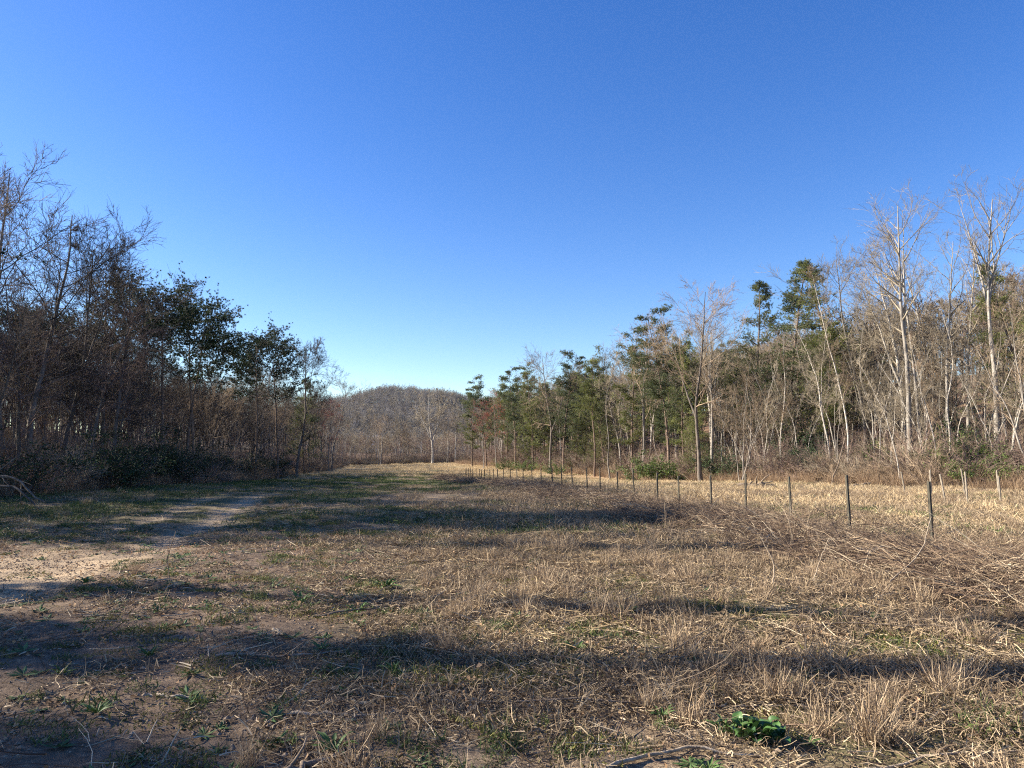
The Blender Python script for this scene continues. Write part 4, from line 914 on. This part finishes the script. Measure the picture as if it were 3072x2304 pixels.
def rosette(x, y, s, n_, leaves, label, name='weed', spread=.0, group=None, el=(-.05, .42)):
    o = link(name, None); o.location = (x, y, Hs(x, y)); tag(o, label, 'plant', group)
    for k in range(n_):
        l = link('leaf', rnd.choice(leaves), o); q = s * rnd.uniform(.7, 1.2); l.scale = (q, q, q); a = k * 2.4 + rnd.uniform(-.3, .3)
        l.rotation_euler = Euler((rnd.uniform(-.3, .3), -rnd.uniform(*el), a)); l.location = (math.cos(a) * .02 * s + rnd.uniform(-1, 1) * spread, math.sin(a) * .02 * s + rnd.uniform(-1, 1) * spread * .7, .012)
    return o
rosette(1.40, 4.42, .74, 46, DOCK, 'broad-leaved dark green plant in the right foreground, largest leaves in the field', 'leafy_plant', .12, el=(-.1, .75))
rosette(1.22, 4.50, .9, 12, ROS, 'small green weed touching the broad-leaved plant on its left', 'weed', .02)
rosette(1.66, 4.34, .8, 10, ROS, 'small green weed just right of the broad-leaved plant', 'weed', .02)
rosette(.93, 4.75, .8, 13, ROS, 'pale green weed rosette up and left of the broad-leaved plant', 'weed', .02)
W = [(-.99, 4.28, 1.3, 20, 'bright green weed at the bottom edge between dirt and grass'), (-2.65, 4.9, 1.1, 13, 'green narrow-leaved rosette low on the left dirt'), (-2.9, 6.1, 1.1, 14, 'green rosette in the dirt at left centre'),
     (-1.55, 9.3, 1.8, 20, 'tall tuft-like green weed on the dirt near the path'), (-2.3, 8.2, 1.7, 17, 'yellow-green leafy weed left of centre'), (-1.6, 7.85, 1.3, 16, 'dark bushy green weed in the bare patch'),
     (.55, 6.5, 1.2, 14, 'small green weed in the brown grass near the centre'), (-3.6, 7.7, 1.3, 13, 'green rosette beside the sandy track'), (-1.6, 6.4, 1.1, 13, 'green rosette behind the long dark stick'),
     (-.9, 5.8, 1.0, 12, 'pale green rosette at the edge of the brown grass'), (1.0, 3.95, 1.0, 14, 'small yellow-green weed at the bottom edge'), (-5.2, 9.2, 1.4, 15, 'green weed growing on the sandy track'),
     (2.2, 5.6, 1.0, 12, 'tiny green weed in the sunlit straw at right'), (1.2, 7.9, 1.3, 14, 'dark green weed in the shaded grass right of centre'), (-3.3, 5.6, 1.0, 12, 'grey-green rosette at the far left of the dirt'), (3.6, 7.6, 1.3, 15, 'green weed below the windrow of brush')]
for x, y, s, n_, lab in W: rosette(x, y, s * .82, n_, ROS, lab)
rg2 = np.random.default_rng(9)
RS = []
for k in range(3):
    G = Geo()
    for j in range(11):
        a = j * 2.4; L = .05 + .05 * rg2.random(); el = rg2.random() * .5; d = np.array([math.cos(a) * math.cos(el), math.sin(a) * math.cos(el), math.sin(el)]); s = np.array([-math.sin(a), math.cos(a), 0]) * L * .13
        G.add([[0, 0, .01], d * L * .55 + s, d * L, d * L * .55 - s], F4=[[0, 1, 2, 3]], shade=np.full(4, rg2.random()))
    RS.append(G.mesh('seedling', M['weed']))
x, y = frustum(3200, 3.0, 20, .65); x1, y1 = keepin(x, y, (.18 + .5 * bare_mask(x, y)) * (1 - .7 * path_mask(x, y))); P, rot, sc_, pk = sc_pts(rng, x1, y1, 0, .1, (.6, 1.5), 3)
scatter('seedlings', RS, P, rot, sc_, pk, 'tiny green seedlings dotted over dirt and grass', 'plants')
# bare upright stems near the track
limb('sapling', [(-4.35, 9.6, 0), (-4.4, 9.6, .25), (-4.3, 9.6, .6)], .007, .003, 'stick', 'thin bare seedling stem standing in the sunny sand of the track', 'sapling', side=3, seed=40)

# ------------------------------------------------------------------ white house glimpsed through the far row
ho = link('house', None); ho.scale = (.42, .42, .42); ho.location = (-47.5, 262, Hs(-47.5, 262) + 4.6); tag(ho, 'white house glimpsed through the far row of trees', 'house')
m, n, b = newmat('white_siding', .6, .3); b.inputs[0].default_value = (.78, .78, .76, 1); M['siding'] = m
m, n, b = newmat('dark_roof', .8, .2); b.inputs[0].default_value = (.16, .15, .15, 1); M['roof'] = m
m, n, b = newmat('window_glass', .1, .5); b.inputs[0].default_value = (.03, .035, .04, 1); M['glass'] = m
def boxm(name, x0, x1, y0, y1, z0, z1, mat):
    V_ = [[x, y, z] for z in (z0, z1) for x, y in ((x0, y0), (x1, y0), (x1, y1), (x0, y1))]
    return mesh_np(name, V_, F4=[[0, 3, 2, 1], [4, 5, 6, 7], [0, 1, 5, 4], [1, 2, 6, 5], [2, 3, 7, 6], [3, 0, 4, 7]], mat=mat)
link('wall', boxm('wall', -4.5, 4.5, -3.5, 3.5, -3, 3.0, M['siding']), ho)
link('roof', mesh_np('roof', [[-5, -4, 2.9], [5, -4, 2.9], [5, 4, 2.9], [-5, 4, 2.9], [-5, 0, 5.2], [5, 0, 5.2]], F3=[[0, 4, 3], [1, 2, 5]], F4=[[0, 1, 5, 4], [2, 3, 4, 5], [0, 3, 2, 1]], mat=M['roof']), ho)
for wx in (-3, 0, 3): link('window', boxm('window', wx - .5, wx + .5, -3.56, -3.5, .9, 2.2, M['glass']), ho)


# ------------------------------------------------------------------ thin air haze
hz = link('haze', boxm('haze', -760, 760, -70, 1560, -40, 72, None)); tag(hz, kind='stuff')
m = bpy.data.materials.new('air'); m.use_nodes = True; n = m.node_tree; n.nodes.clear()
pv = n.nodes.new('ShaderNodeVolumePrincipled'); pv.inputs['Color'].default_value = (.68, .80, 1, 1); pv.inputs['Density'].default_value = .00005; pv.inputs['Anisotropy'].default_value = .0
om = n.nodes.new('ShaderNodeOutputMaterial'); n.links.new(pv.outputs[0], om.inputs['Volume']); hz.data.materials.append(m)
